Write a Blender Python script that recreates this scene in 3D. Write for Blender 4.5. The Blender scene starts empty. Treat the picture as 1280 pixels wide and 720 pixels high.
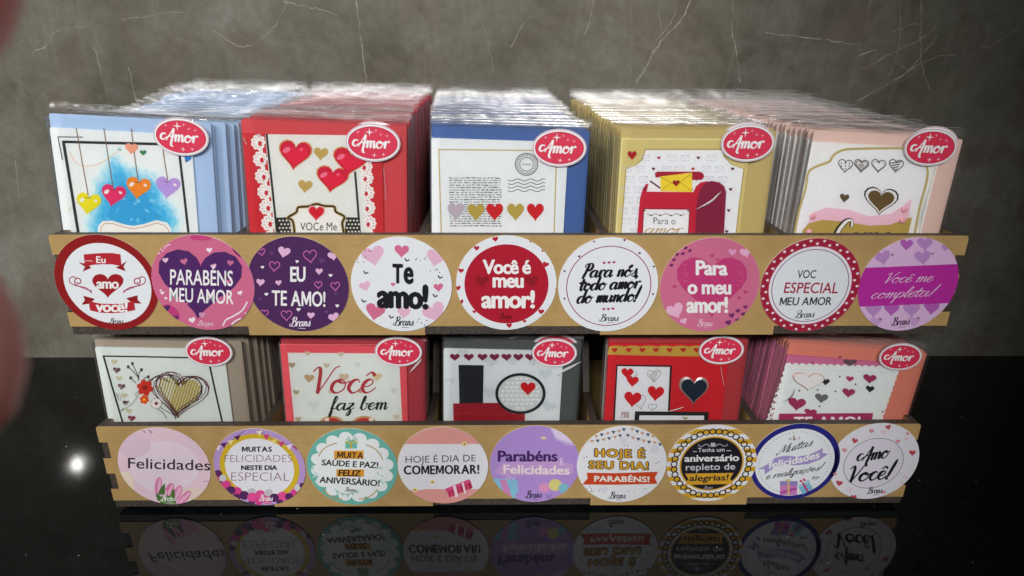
import bpy, bmesh, math, random
from mathutils import Vector, Matrix
SC = bpy.context.scene
COL = SC.collection
random.seed(7)

# ------------------------------------------------------------------ camera
CAM = Vector((-0.006928, -0.408612, 0.326422))
YAW, PITCH, ROLL, FPX = 0.01538, 0.35071, 0.00514, 811.75
_cy, _sy, _cp, _sp = math.cos(YAW), math.sin(YAW), math.cos(PITCH), math.sin(PITCH)
FWD = Vector((_sy*_cp, _cy*_cp, -_sp))
_r0 = Vector((_cy, -_sy, 0)); _u0 = _r0.cross(FWD)
RIGHT = math.cos(ROLL)*_r0 + math.sin(ROLL)*_u0
UP = -math.sin(ROLL)*_r0 + math.cos(ROLL)*_u0
cd = bpy.data.cameras.new('camera'); cam = bpy.data.objects.new('camera', cd); COL.objects.link(cam)
cd.sensor_width = 36; cd.lens = FPX/1280*36; cd.clip_start = .005; cd.clip_end = 60
cam.matrix_world = Matrix(((RIGHT.x, UP.x, -FWD.x, CAM.x), (RIGHT.y, UP.y, -FWD.y, CAM.y), (RIGHT.z, UP.z, -FWD.z, CAM.z), (0, 0, 0, 1)))
cd.dof.use_dof = True; cd.dof.focus_distance = .51; cd.dof.aperture_fstop = 14.0
SC.camera = cam
CAM_M = cam.matrix_world.copy()

# ------------------------------------------------------------------ world, lamps, exposure
w = bpy.data.worlds.new('World'); SC.world = w; w.use_nodes = True
w.node_tree.nodes['Background'].inputs[0].default_value = (1, .97, .93, 1)
w.node_tree.nodes['Background'].inputs[1].default_value = .024

def aim(o, p, q):
    o.location = p
    o.rotation_euler = (Vector(q)-Vector(p)).to_track_quat('-Z', 'Y').to_euler()
def spot(name, p, q, power, size, deg, blend, col=(1, .97, .92)):
    l = bpy.data.lights.new(name, 'SPOT'); l.energy = power; l.shadow_soft_size = size
    l.spot_size = math.radians(deg); l.spot_blend = blend; l.color = col
    o = bpy.data.objects.new(name, l); COL.objects.link(o); aim(o, p, q); return o
def area(name, p, q, power, sx, sy, col=(1, .98, .95)):
    l = bpy.data.lights.new(name, 'AREA'); l.energy = power; l.shape = 'RECTANGLE'; l.size = sx; l.size_y = sy; l.color = col
    o = bpy.data.objects.new(name, l); COL.objects.link(o); aim(o, p, q); return o
# added front spots behind the camera, set apart to thin the hand's shadow, a downlight over the display, a downlight far left (its mirror image lies on the counter)
for p, q, power in (((-1.05, -1.95, 1.45), (-.27, .16, .16), 80), ((-.40, -2.2, 1.5), (-.25, .16, .16), 84), ((.42, -2.1, 1.45), (-.24, .16, .16), 84)):
    axis, edge = Vector(q)-Vector(p), Vector((.455, .26, .24))-Vector(p)
    spot('added_front_spot', p, q, power, .19, 2*math.degrees(axis.angle(edge)), .20, (1, .985, .975))  # cone edges shaped to leave the right of the wall dark
spot('downlight_top', (.20, .12, 1.35), (-.02, .14, .25), 20, .24, 36, .6)
spot('downlight_corner', (-2.003, -1.668, 1.5), (-.40, .15, .12), 74, .018, 23, .35, (1, .98, .95))
SC.view_settings.view_transform = 'Standard'; SC.view_settings.look = 'None'
SC.view_settings.exposure = 0; SC.view_settings.gamma = 1
SC.render.engine = 'CYCLES'
SC.cycles.transparent_max_bounces = 48
SC.cycles.max_bounces = 10

# ------------------------------------------------------------------ materials
def lin(h):
    h = h.lstrip('#')
    r = []
    for i in (0, 2, 4):
        c = int(h[i:i+2], 16)/255
        r.append(c/12.92 if c <= .04045 else ((c+.055)/1.055)**2.4)
    return r
MATS = {}
def nodes(name):
    m = bpy.data.materials.new(name); m.use_nodes = True
    nt = m.node_tree; return m, nt, nt.nodes['Principled BSDF']
def mixrgb(nt, fac, a, b, blend='MIX'):
    n = nt.nodes.new('ShaderNodeMix'); n.data_type = 'RGBA'; n.blend_type = blend
    for s, v in ((0, fac), (6, a), (7, b)):
        if hasattr(v, 'links'): nt.links.new(v, n.inputs[s])
        elif s == 0: n.inputs[0].default_value = v
        else: n.inputs[s].default_value = (*v[:3], 1)
    return n.outputs[2]
def noise(nt, scale, detail=3, rough=.5, co=None, dist=0, out=0):
    n = nt.nodes.new('ShaderNodeTexNoise'); n.inputs['Scale'].default_value = scale
    n.inputs['Detail'].default_value = detail; n.inputs['Roughness'].default_value = rough; n.inputs['Distortion'].default_value = dist
    if co is not None: nt.links.new(co, n.inputs['Vector'])
    return n.outputs[out]
def ramp(nt, fac, stops):
    n = nt.nodes.new('ShaderNodeValToRGB'); nt.links.new(fac, n.inputs[0])
    e = n.color_ramp.elements
    while len(e) < len(stops): e.new(.5)
    for i, (p, c) in enumerate(stops):
        e[i].position = p; e[i].color = (*(c if len(c) == 3 else c[:3]), 1)
    return n.outputs[0]
def objco(nt):
    return nt.nodes.new('ShaderNodeTexCoord').outputs['Object']
def bump(nt, b, h, strength, dist=.001):
    n = nt.nodes.new('ShaderNodeBump'); n.inputs['Strength'].default_value = strength; n.inputs['Distance'].default_value = dist
    nt.links.new(h, n.inputs['Height']); nt.links.new(n.outputs[0], b.inputs['Normal'])
def ink(h, rough=.42):
    k = (h, rough)
    if k in MATS: return MATS[k]
    m, nt, b = nodes('print ink '+h.strip('#'))
    c = [min(.84, x*1.02+.004) for x in lin(h)]
    f = noise(nt, 260, 2, .6, objco(nt))
    nt.links.new(mixrgb(nt, f, [x*.93 for x in c], [min(.86, x*1.05) for x in c]), b.inputs['Base Color'])
    b.inputs['Roughness'].default_value = rough
    b.inputs['Specular IOR Level'].default_value = .35
    MATS[k] = m; return m
def paper(name, h, rough=.55):
    if name in MATS: return MATS[name]
    m, nt, b = nodes(name); c = lin(h); co = objco(nt)
    f = noise(nt, 900, 3, .7, co); g = noise(nt, 30, 2, .5, co)
    a = mixrgb(nt, f, [x*.9 for x in c], [min(.85, x*1.07) for x in c])
    nt.links.new(mixrgb(nt, g, a, [x*.96 for x in c]), b.inputs['Base Color'])
    b.inputs['Roughness'].default_value = rough; bump(nt, b, f, .12, .0003)
    MATS[name] = m; return m
def make_kraft():
    m, nt, b = nodes('kraft fibreboard'); co = objco(nt)
    f1 = noise(nt, 55, 5, .6, co); f2 = noise(nt, 1400, 2, .6, co)
    mp = nt.nodes.new('ShaderNodeMapping'); mp.inputs['Scale'].default_value = (9, 40, 160); nt.links.new(co, mp.inputs[0])
    f3 = noise(nt, 6, 4, .65, mp.outputs[0])
    c = ramp(nt, f1, [(.28, (.40, .255, .09)), (.5, (.49, .32, .12)), (.72, (.58, .395, .17))])
    c = mixrgb(nt, f2, c, (.40, .26, .10)); 
    c = mixrgb(nt, ramp(nt, f3, [(.50, (0, 0, 0)), (.72, (.75, .75, .75))]), c, (.37, .235, .09))
    sp = noise(nt, 240, 1, .5, co)
    c = mixrgb(nt, ramp(nt, sp, [(.76, (0, 0, 0)), (.82, (.7, .7, .7))]), c, (.16, .09, .04))
    nt.links.new(c, b.inputs['Base Color']); b.inputs['Roughness'].default_value = .5
    bump(nt, b, f2, .15, .0003); return m
def make_burnt():
    m, nt, b = nodes('laser burnt edge'); co = objco(nt)
    f = noise(nt, 420, 4, .7, co)
    nt.links.new(ramp(nt, f, [(.3, (.028, .021, .017)), (.6, (.065, .050, .040)), (.85, (.13, .095, .07))]), b.inputs['Base Color'])
    b.inputs['Roughness'].default_value = .6; bump(nt, b, f, .4, .0004); return m
def make_black(name='black painted board'):
    m, nt, b = nodes(name); f = noise(nt, 300, 3, .6, objco(nt))
    nt.links.new(ramp(nt, f, [(.3, (.008, .007, .007)), (.8, (.02, .018, .017))]), b.inputs['Base Color'])
    b.inputs['Roughness'].default_value = .6; return m
def make_marble():
    m, nt, b = nodes('polished grey brown marble'); co = objco(nt)
    n1 = noise(nt, 6.5, 6, .6, co, .5); n2 = noise(nt, 19, 6, .65, co, 1.2); n3 = noise(nt, 110, 4, .7, co); n4 = noise(nt, 9, 5, .6, co, 1.5)
    c = ramp(nt, n1, [(.32, (.082, .079, .060)), (.44, (.142, .139, .110)), (.55, (.184, .179, .147)), (.67, (.245, .238, .205))])
    c = mixrgb(nt, ramp(nt, n4, [(.50, (0, 0, 0)), (.66, (.85, .85, .85))]), c, (.150, .120, .098))
    c = mixrgb(nt, ramp(nt, n2, [(.42, (0, 0, 0)), (.72, (.55, .55, .55))]), c, (.215, .210, .178))
    c = mixrgb(nt, ramp(nt, n3, [(.42, (0, 0, 0)), (.8, (.45, .45, .45))]), c, (.088, .082, .060))
    # faint diagonal scratches and hairline veins
    mp = nt.nodes.new('ShaderNodeMapping'); mp.inputs['Rotation'].default_value = (0, .10, 0); mp.inputs['Scale'].default_value = (15, 1, 2.6); nt.links.new(co, mp.inputs[0])
    v = nt.nodes.new('ShaderNodeTexNoise'); v.inputs['Scale'].default_value = 1.6; v.inputs['Detail'].default_value = 4; nt.links.new(mp.outputs[0], v.inputs['Vector'])
    r = ramp(nt, v.outputs[0], [(.47, (0, 0, 0)), (.5, (.11, .11, .11)), (.53, (0, 0, 0))])
    c = mixrgb(nt, r, c, (.3, .28, .24))
    nt.links.new(c, b.inputs['Base Color'])
    b.inputs['Roughness'].default_value = .035; b.inputs['Specular IOR Level'].default_value = .5
    return m
def make_vein():
    m, nt, b = nodes('pale marble vein'); co = objco(nt)
    b.inputs['Base Color'].default_value = (.46, .42, .34, 1); b.inputs['Roughness'].default_value = .12
    t = nt.nodes.new('ShaderNodeBsdfTransparent'); mx = nt.nodes.new('ShaderNodeMixShader')
    f = noise(nt, 60, 5, .8, co)
    nt.links.new(ramp(nt, f, [(.34, (.08, .08, .08)), (.62, (.85, .85, .85))]), mx.inputs[0])
    nt.links.new(t.outputs[0], mx.inputs[1]); nt.links.new(b.outputs[0], mx.inputs[2])
    nt.links.new(mx.outputs[0], nt.nodes['Material Output'].inputs[0]); return m
def make_granite():
    m, nt, b = nodes('polished black granite'); co = objco(nt)
    vo = nt.nodes.new('ShaderNodeTexVoronoi'); vo.inputs['Scale'].default_value = 110; nt.links.new(co, vo.inputs['Vector'])
    d = ramp(nt, vo.outputs['Distance'], [(.04, (1, 1, 1)), (.085, (0, 0, 0))])
    s = nt.nodes.new('ShaderNodeSeparateColor'); nt.links.new(vo.outputs['Color'], s.inputs[0])
    sel = ramp(nt, s.outputs[0], [(.80, (0, 0, 0)), (.97, (.8, .8, .8))])
    f = noise(nt, 160, 4, .7, co)
    base = ramp(nt, f, [(.35, (.0018, .0024, .0028)), (.75, (.005, .0066, .0074))])
    c = mixrgb(nt, mixrgb(nt, 1.0, d, sel, 'MULTIPLY'), base, (.42, .42, .42))
    nt.links.new(c, b.inputs['Base Color']); b.inputs['Roughness'].default_value = .055
    b.inputs['IOR'].default_value = 1.39
    sm = noise(nt, 7, 5, .65, co, 1.0); nt.links.new(ramp(nt, sm, [(.40, (.026, .026, .026)), (.72, (.075, .075, .075))]), b.inputs['Roughness'])
    bump(nt, b, noise(nt, 500, 2, .5, co), .02, .0002)
    return m
def make_film(name, haze, rough, strength, scale, gloss=1.0, through=.5):
    m, nt, b = nodes(name); co = objco(nt)
    nt.nodes.remove(b)
    tr = nt.nodes.new('ShaderNodeBsdfTransparent'); tr.inputs[0].default_value = (.995, .995, .995, 1)
    gl = nt.nodes.new('ShaderNodeBsdfGlossy'); gl.inputs['Roughness'].default_value = rough
    tl = nt.nodes.new('ShaderNodeBsdfTranslucent'); tl.inputs[0].default_value = (.85, .85, .86, 1)
    di = nt.nodes.new('ShaderNodeBsdfDiffuse'); di.inputs[0].default_value = (.85, .85, .86, 1)
    mp = nt.nodes.new('ShaderNodeMapping'); mp.inputs['Scale'].default_value = scale; nt.links.new(co, mp.inputs[0])
    bp = nt.nodes.new('ShaderNodeBump'); bp.inputs['Strength'].default_value = strength; bp.inputs['Distance'].default_value = .001
    nt.links.new(noise(nt, 1, 2.5, .5, mp.outputs[0], .3), bp.inputs['Height']); nt.links.new(bp.outputs[0], gl.inputs['Normal'])
    fr = nt.nodes.new('ShaderNodeFresnel'); fr.inputs[0].default_value = 1.4
    dm = nt.nodes.new('ShaderNodeMixShader'); dm.inputs[0].default_value = through
    nt.links.new(di.outputs[0], dm.inputs[1]); nt.links.new(tl.outputs[0], dm.inputs[2])
    m1 = nt.nodes.new('ShaderNodeMixShader'); m1.inputs[0].default_value = haze
    nt.links.new(tr.outputs[0], m1.inputs[1]); nt.links.new(dm.outputs[0], m1.inputs[2])
    m2 = nt.nodes.new('ShaderNodeMixShader'); ml = nt.nodes.new('ShaderNodeMath'); ml.operation = 'MULTIPLY'; ml.inputs[1].default_value = gloss; nt.links.new(fr.outputs[0], ml.inputs[0]); nt.links.new(ml.outputs[0], m2.inputs[0])
    nt.links.new(m1.outputs[0], m2.inputs[1]); nt.links.new(gl.outputs[0], m2.inputs[2])
    nt.links.new(m2.outputs[0], nt.nodes['Material Output'].inputs[0]); return m
KRAFT, BURNT, BLACK, MARBLE, VEIN, GRANITE = make_kraft(), make_burnt(), make_black(), make_marble(), make_vein(), make_granite()

# ------------------------------------------------------------------ object helpers
def link(name, me, parent=None, mats=()):
    o = bpy.data.objects.new(name, me); COL.objects.link(o)
    for m in mats: me.materials.append(m)
    if parent: o.parent = parent
    return o
def empty(name, loc=(0, 0, 0)):
    o = bpy.data.objects.new(name, None); o.empty_display_size = .02; o.location = loc; COL.objects.link(o); return o
def tag(o, label=None, cat=None, group=None, kind=None):
    for k, v in (('label', label), ('category', cat), ('group', group), ('kind', kind)):
        if v: o[k] = v
    return o
class MB:
    """collects faces of one mesh, with a material per face"""
    def __init__(s): s.v, s.f, s.m, s.mats, s.sm = [], [], [], [], False
    def mat(s, m):
        if m not in s.mats: s.mats.append(m)
        return s.mats.index(m)
    def face(s, pts, m):
        i = len(s.v); s.v += [tuple(p) for p in pts]; s.f.append(tuple(range(i, i+len(pts)))); s.m.append(s.mat(m))
    def mesh(s, vs, fs, m):
        i = len(s.v); k = s.mat(m); s.v += [tuple(p) for p in vs]
        for f in fs: s.f.append(tuple(i+a for a in f)); s.m.append(k)
    def box(s, a, b, m, side=None):
        x0, y0, z0 = a; x1, y1, z1 = b; side = side or m
        P = [(x0, y0, z0), (x1, y0, z0), (x1, y1, z0), (x0, y1, z0), (x0, y0, z1), (x1, y0, z1), (x1, y1, z1), (x0, y1, z1)]
        for f, mm in (((0, 1, 5, 4), m), ((2, 3, 7, 6), m), ((3, 2, 1, 0), side), ((4, 5, 6, 7), side), ((1, 2, 6, 5), side), ((3, 0, 4, 7), side)):
            s.face([P[i] for i in f], mm)
    def prism(s, poly, ax, a, b, m, edge):
        """polygon in the plane across axis ax (0=x: points are (y,z); 1=y: (x,z); 2=z: (x,y)), pushed from a to b"""
        def P(p, t):
            q = list(p); q.insert(ax, t); return tuple(q)
        s.face([P(p, a) for p in poly], m); s.face([P(p, b) for p in reversed(poly)], m)
        n = len(poly)
        for i in range(n):
            p, q = poly[i], poly[(i+1) % n]
            s.face([P(p, a), P(p, b), P(q, b), P(q, a)], edge)
    def build(s, name, parent=None, smooth=False):
        me = bpy.data.meshes.new(name); me.from_pydata(s.v, [], s.f)
        for m in s.mats: me.materials.append(m)
        me.polygons.foreach_set('material_index', s.m)
        if smooth: me.polygons.foreach_set('use_smooth', [True]*len(s.f))
        me.update()
        o = bpy.data.objects.new(name, me); COL.objects.link(o)
        if parent: o.parent = parent
        return o

# ------------------------------------------------------------------ flat print artwork, laid out on a real plane
class Plane:
    """origin, two unit axes and the normal of a printed sheet; at() finds where a sight line of the survey photo meets it"""
    def __init__(s, O, ex, ey):
        s.O, s.ex, s.ey = Vector(O), Vector(ex).normalized(), Vector(ey).normalized()
        s.n = s.ex.cross(s.ey)
    def at(s, u, v):
        d = FWD + RIGHT*((u-640)/FPX) - UP*((v-360)/FPX)
        t = (s.O-CAM).dot(s.n)/d.dot(s.n)
        p = CAM+d*t-s.O
        return (p.dot(s.ex), p.dot(s.ey))
def onY(u, v, y): 
    d = FWD + RIGHT*((u-640)/FPX) - UP*((v-360)/FPX)
    return CAM+d*((y-CAM.y)/d.y)

FONT = {}
def glyphs(txt, off=0.0, shear=0.0, space=1.0):
    k = (txt, off, shear, space)
    if k in FONT: return FONT[k]
    c = bpy.data.curves.new('lettering', 'FONT'); c.body = txt; c.offset = off; c.shear = shear; c.resolution_u = 3; c.space_character = space
    o = bpy.data.objects.new('lettering', c); COL.objects.link(o)
    bpy.context.view_layer.update()
    me = bpy.data.meshes.new_from_object(o.evaluated_get(bpy.context.evaluated_depsgraph_get()))
    vs = [(v.co.x, v.co.y) for v in me.vertices]; fs = [tuple(p.vertices) for p in me.polygons]
    bpy.data.objects.remove(o); bpy.data.curves.remove(c); bpy.data.meshes.remove(me)
    FONT[k] = (vs, fs); return FONT[k]
def heavy(txt, ex, shear, space):
    """letter by letter setting for the heavy faces, whose capital M is drawn with open counters"""
    k = (txt, ex, shear, space, 'heavy')
    if k in FONT: return FONT[k]
    H = capheight(); V, F, x = [], [], 0.0; n = 0
    for ch in txt:
        if ch == ' ': x += .24*space+ex; continue
        if ch == 'M':
            t = .10+2*ex; W = .66+2.6*ex
            vs = [(0, 0), (0, H), (t*1.25, H), (W/2, .40*H), (W-t*1.25, H), (W, H), (W, 0), (W-t, 0), (W-t, .60*H), (W/2+t*.3, .10*H), (W/2-t*.3, .10*H), (t, .60*H), (t, 0)]
            parts = [(vs, [tuple(range(13))])]; a, b = 0, W
        else:
            gv, gf = glyphs(ch, .006); a, b = min(v[0] for v in gv)-ex, max(v[0] for v in gv)+ex
            parts = [([(v[0]+dx, v[1]+dy) for v in gv], gf) for dx, dy in ((-ex, 0), (ex, 0), (-ex/3, 0), (ex/3, 0), (0, ex*.35), (0, -ex*.35))]
        for q, (vs, fs) in enumerate(parts):
            o = len(V); V += [(v[0]-a+x+shear*v[1], v[1], q) for v in vs]; F += [tuple(o+i for i in f) for f in fs]
        x += b-a+.055*space
    FONT[k] = (V, F); return FONT[k]
def capheight():
    vs, _ = glyphs('H'); return max(v[1] for v in vs)

def spline(P, n=6):
    if len(P) < 3: return [tuple(p) for p in P]
    out = []
    for i in range(len(P)-1):
        p0 = P[max(i-1, 0)]; p1 = P[i]; p2 = P[i+1]; p3 = P[min(i+2, len(P)-1)]
        for k in range(n):
            t = k/n
            out.append(tuple(.5*(2*p1[j]+(p2[j]-p0[j])*t+(2*p0[j]-5*p1[j]+4*p2[j]-p3[j])*t*t+(3*p1[j]-p0[j]-3*p2[j]+p3[j])*t**3) for j in (0, 1)))
    out.append(tuple(P[-1])); return out
BOWL = [(.70, .84), (.46, 1.0), (.14, .76), (.08, .32), (.28, .0), (.54, .22), (.70, .74)]
HOOK = [(.74, 1.0), (.71, .4), (.78, .04), (.92, .06), (1.06, .34)]
ACUTE, CIRC, TILDE = [[(.36, 1.28), (.6, 1.58)]], [[(.14, 1.26), (.36, 1.52), (.58, 1.26)]], [[(.1, 1.3), (.26, 1.44), (.42, 1.32), (.6, 1.46)]]
O_ = [(.46, 1.0), (.14, .76), (.1, .26), (.38, 0), (.70, .28), (.70, .74), (.46, 1.0), (.42, .82), (.66, .74), (.92, .86)]
C_ = [(.56, .78), (.42, 1.0), (.16, .8), (.08, .34), (.3, 0), (.54, .1), (.72, .36)]
E_ = [(.1, .42), (.38, .5), (.55, .76), (.4, 1.0), (.16, .8), (.08, .34), (.3, 0), (.56, .12), (.74, .38)]
A_ = [BOWL, HOOK]
SCRIPT = {
 'a': (A_, 1.0), 'o': ([O_], .86), 'ó': ([O_]+ACUTE, .86), 'õ': ([O_]+TILDE, .86), 'c': ([C_], .68), 'ç': ([C_, [(.36, -.02), (.46, -.24), (.26, -.4)]], .68),
 'e': ([E_], .7), 'ê': ([E_]+CIRC, .7),
 'm': ([[(0, .66), (.12, 1.0), (.19, .8), (.16, 0)], [(.16, .3), (.34, .9), (.48, .98), (.55, .74), (.53, 0)], [(.53, .3), (.71, .9), (.86, .98), (.93, .7), (.93, .2), (1.02, .02), (1.2, .34)]], 1.16),
 'n': ([[(0, .66), (.12, 1.0), (.19, .8), (.16, 0)], [(.16, .3), (.36, .9), (.52, .98), (.6, .7), (.6, .2), (.68, .02), (.86, .34)]], .84),
 'r': ([[(.0, .5), (.14, .98), (.2, .8), (.17, 0)], [(.17, .4), (.34, .88), (.5, 1.04), (.64, .86)]], .68),
 'u': ([[(.06, 1.0), (.07, .36), (.2, .02), (.42, .18), (.62, .7)], [(.65, 1.0), (.63, .3), (.74, .02), (.92, .34)]], .9),
 't': ([[(.22, 1.66), (.15, .5), (.22, .04), (.38, .06), (.56, .36)], [(-.08, 1.06), (.5, 1.14)]], .52),
 'd': ([BOWL, [(.78, 1.95), (.71, .4), (.78, .04), (1.02, .34)]], .98),
 's': ([[(.02, .12), (.28, .6), (.40, 1.1), (.46, .72), (.56, .3), (.42, .0), (.16, .06)]], .62),
 'i': ([[(.1, 1.0), (.09, .3), (.2, .02), (.4, .34)], [(.14, 1.42), (.19, 1.38)]], .4),
 'l': ([[(-.02, .24), (.3, 1.2), (.36, 1.86), (.22, 1.95), (.14, 1.5), (.11, .36), (.22, .02), (.42, .34)]], .42),
 'p': ([[(.1, 1.04), (.08, 0), (.04, -.95)], [(.08, .4), (.28, .94), (.54, .96), (.62, .5), (.46, .04), (.16, .1)]], .78),
 'z': ([[(.06, .86), (.3, 1.0), (.56, .92), (.3, .45), (.06, .06), (.32, .12), (.44, -.3), (.26, -.8), (.1, -.6), (.4, 0), (.72, .34)]], .72),
 'f': ([[(.02, .24), (.36, 1.2), (.44, 1.85), (.3, 1.98), (.2, 1.5), (.15, 0), (.1, -.8), (.22, -.88), (.27, -.2), (.2, .1), (.56, .34)]], .56),
 'b': ([[(-.02, .24), (.3, 1.3), (.33, 1.88), (.2, 1.9), (.13, 1.2), (.12, .3), (.3, 0), (.58, .28), (.56, .84), (.42, .9), (.76, .84)]], .74),
 'A': ([[(.02, .1), (.2, .55), (.46, 1.2), (.74, 1.9)], [(.74, 1.9), (.72, .9), (.62, -.2), (.66, -.62), (.88, -.72)], [(-.04, .98), (-.28, 1.12), (-.56, .88), (-.58, .42), (-.32, .2), (.02, .5), (.4, .74), (.84, .7)]], .9),
 'P': ([[(.22, 1.4), (.08, 1.72), (.4, 2.0), (.86, 1.92), (.98, 1.42), (.72, 1.0), (.36, .96)], [(.52, 1.9), (.42, 1.0), (.26, 0), (.1, -.05)]], .98),
 'V': ([[(-.1, 1.6), (.1, 1.92), (.26, 1.6), (.36, 0)], [(.36, 0), (.66, .9), (.92, 1.8), (1.16, 2.0)]], .92),
 'M': ([[(-.3, .3), (-.2, -.06), (.1, .5), (.34, 1.8)], [(.34, 1.85), (.5, .9), (.58, .2)], [(.58, .2), (.84, 1.1), (1.08, 1.9)], [(1.08, 1.9), (1.1, .8), (1.16, .03), (1.36, .26)]], 1.3),
 'B': ([[(.24, 1.9), (.18, 1.0), (.04, .2), (-.22, .0), (-.46, .2), (-.34, .56)], [(-.16, 1.4), (.14, 1.92), (.70, 1.88), (.74, 1.3), (.24, 1.02)], [(.24, 1.02), (.84, .86), (.86, .14), (.4, -.08), (.0, .1)]], .96),
 'C': ([[(.9, 1.5), (.8, 1.9), (.45, 1.85), (.12, 1.2), (.14, .4), (.45, 0), (.85, .2), (1.0, .4)]], .98),
 '!': ([[(.36, 1.9), (.2, .55)], [(.12, .06), (.15, .0)]], .5), ',': ([[(.12, .12), (.14, -.02), (.02, -.3)]], .35), ' ': ([], .55), '-': ([[(.05, .5), (.5, .5)]], .6),
}
class Art:
    """one flat print: coloured faces in stacked hair-thin layers on a Plane; drawn in units of an enlarged view (crop)"""
    STEP = 3.2e-5
    def __init__(s, plane, base=0.0, clip=None):
        s.pl, s.base, s.clip = plane, base, clip; s.mb = MB(); s.c = (0, 0, 1); s.rough = .42; s.top = 1
    def crop(s, x, y, k): s.c = (x, y, k)
    def P(s, x, y): return s.pl.at(s.c[0]+x/s.c[2], s.c[1]+y/s.c[2])
    def up(s, p, L): return (p[0], p[1], s.base+L*s.STEP)
    def _clip(s, Q):
        if not s.clip: return Q
        cx, cy, r = s.clip; n = 72
        area2 = 0
        for i in range(n):
            a0, a1 = 2*math.pi*i/n, 2*math.pi*(i+1)/n
            ax, ay, bx, by = cx+r*math.cos(a0), cy+r*math.sin(a0), cx+r*math.cos(a1), cy+r*math.sin(a1)
            ins = lambda p: (bx-ax)*(p[1]-ay)-(by-ay)*(p[0]-ax) >= 0
            out = []
            for j in range(len(Q)):
                p, q = Q[j-1], Q[j]; ip, iq = ins(p), ins(q)
                if ip != iq:
                    dp = (bx-ax)*(p[1]-ay)-(by-ay)*(p[0]-ax); dq = (bx-ax)*(q[1]-ay)-(by-ay)*(q[0]-ax); t = dp/(dp-dq)
                    out.append((p[0]+(q[0]-p[0])*t, p[1]+(q[1]-p[1])*t))
                if iq: out.append(q)
            Q = out
            if len(Q) < 3: return []
        return Q
    def local(s, Q, col, L):
        """fill a polygon given in plane units"""
        s.top = max(s.top, L)
        far = s.clip and any((q[0]-s.clip[0])**2+(q[1]-s.clip[1])**2 > (s.clip[2]*.997)**2 for q in Q)
        if far: Q = s._clip(Q)
        if len(Q) < 3: return
        if sum(Q[i-1][0]*Q[i][1]-Q[i][0]*Q[i-1][1] for i in range(len(Q))) < 0: Q = Q[::-1]
        s.k = (getattr(s, 'k', 0)+1) % 7; L += s.k*.07
        s.mb.face([s.up(q, L) for q in Q], ink(col, s.rough))
    def poly(s, pts, col, L=1): s.local([s.P(*p) for p in pts], col, L)
    def rect(s, x0, y0, x1, y1, col, L=1): s.poly([(x0, y0), (x1, y0), (x1, y1), (x0, y1)], col, L)
    def ell(s, cx, cy, rx, ry, col, L=1, rot=0, n=28):
        c, d = math.cos(rot), math.sin(rot)
        s.poly([(cx+rx*math.cos(t)*c-ry*math.sin(t)*d, cy+rx*math.cos(t)*d+ry*math.sin(t)*c) for t in (2*math.pi*i/n for i in range(n))], col, L)
    def disc(s, cx, cy, r, col, L=1, n=72, hole=0):
        """true circle on the sheet, r in plane units, centre in plane units"""
        if hole:
            for i in range(n):
                a, b = 2*math.pi*i/n, 2*math.pi*(i+1)/n
                s.local([(cx+hole*math.cos(a), cy+hole*math.sin(a)), (cx+r*math.cos(a), cy+r*math.sin(a)), (cx+r*math.cos(b), cy+r*math.sin(b)), (cx+hole*math.cos(b), cy+hole*math.sin(b))], col, L)
        else: s.local([(cx+r*math.cos(2*math.pi*i/n), cy+r*math.sin(2*math.pi*i/n)) for i in range(n)], col, L)
    def line(s, pts, w, col, L=1, closed=False, smooth=False):
        if smooth: pts = spline(pts, 6)
        pts = [p for i, p in enumerate(pts) if i == 0 or abs(p[0]-pts[i-1][0])+abs(p[1]-pts[i-1][1]) > 1e-6]
        s.ribbon(pts, [w]*len(pts), col, L, closed)
    def ribbon(s, pts, ws, col, L, closed=False):
        n = len(pts)
        if n < 2: return
        s.top = max(s.top, L+1)
        a, b = [], []
        for i in range(n):
            p = pts[(i-1) % n] if (closed or i > 0) else pts[i]; q = pts[(i+1) % n] if (closed or i < n-1) else pts[i]
            dx, dy = q[0]-p[0], q[1]-p[1]; l = math.hypot(dx, dy) or 1
            nx, ny = -dy/l*ws[i]/2, dx/l*ws[i]/2
            a.append(s.P(pts[i][0]+nx, pts[i][1]+ny)); b.append(s.P(pts[i][0]-nx, pts[i][1]-ny))
        m = ink(col, s.rough)
        for i in range(n if closed else n-1):
            j = (i+1) % n; h0, h1 = L+.9*i/n, L+.9*(i+1)/n
            Q = [a[i], a[j], b[j], b[i]]
            if s.clip:
                cx, cy, r = s.clip
                if any((q[0]-cx)**2+(q[1]-cy)**2 > r*r for q in Q): continue
            s.mb.face([s.up(a[i], h0), s.up(a[j], h1), s.up(b[j], h1), s.up(b[i], h0)], m)
    def heartpts(s, cx, cy, w, h, rot=0, n=26):
        out = []; c, d = math.cos(rot), math.sin(rot)
        for i in range(n):
            t = 2*math.pi*i/n
            x = 16*math.sin(t)**3/32*w
            y = -((13*math.cos(t)-5*math.cos(2*t)-2*math.cos(3*t)-math.cos(4*t))+2.5)/29*h
            out.append((cx+x*c-y*d, cy+x*d+y*c))
        return out
    def heart(s, cx, cy, w, h=None, col='#c02030', L=2, rot=0, ow=0, n=26):
        pts = s.heartpts(cx, cy, w, h or w*.9, rot, n)
        if ow: s.line(pts, ow, col, L, closed=True)
        else: s.poly(pts, col, L)
    def star4(s, cx, cy, r, col, L=2):
        pts = []
        for i in range(8):
            rr = r if i % 2 == 0 else r*.2; t = math.pi/4*i
            pts.append((cx+rr*math.sin(t), cy-rr*math.cos(t)))
        s.poly(pts, col, L)
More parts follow.
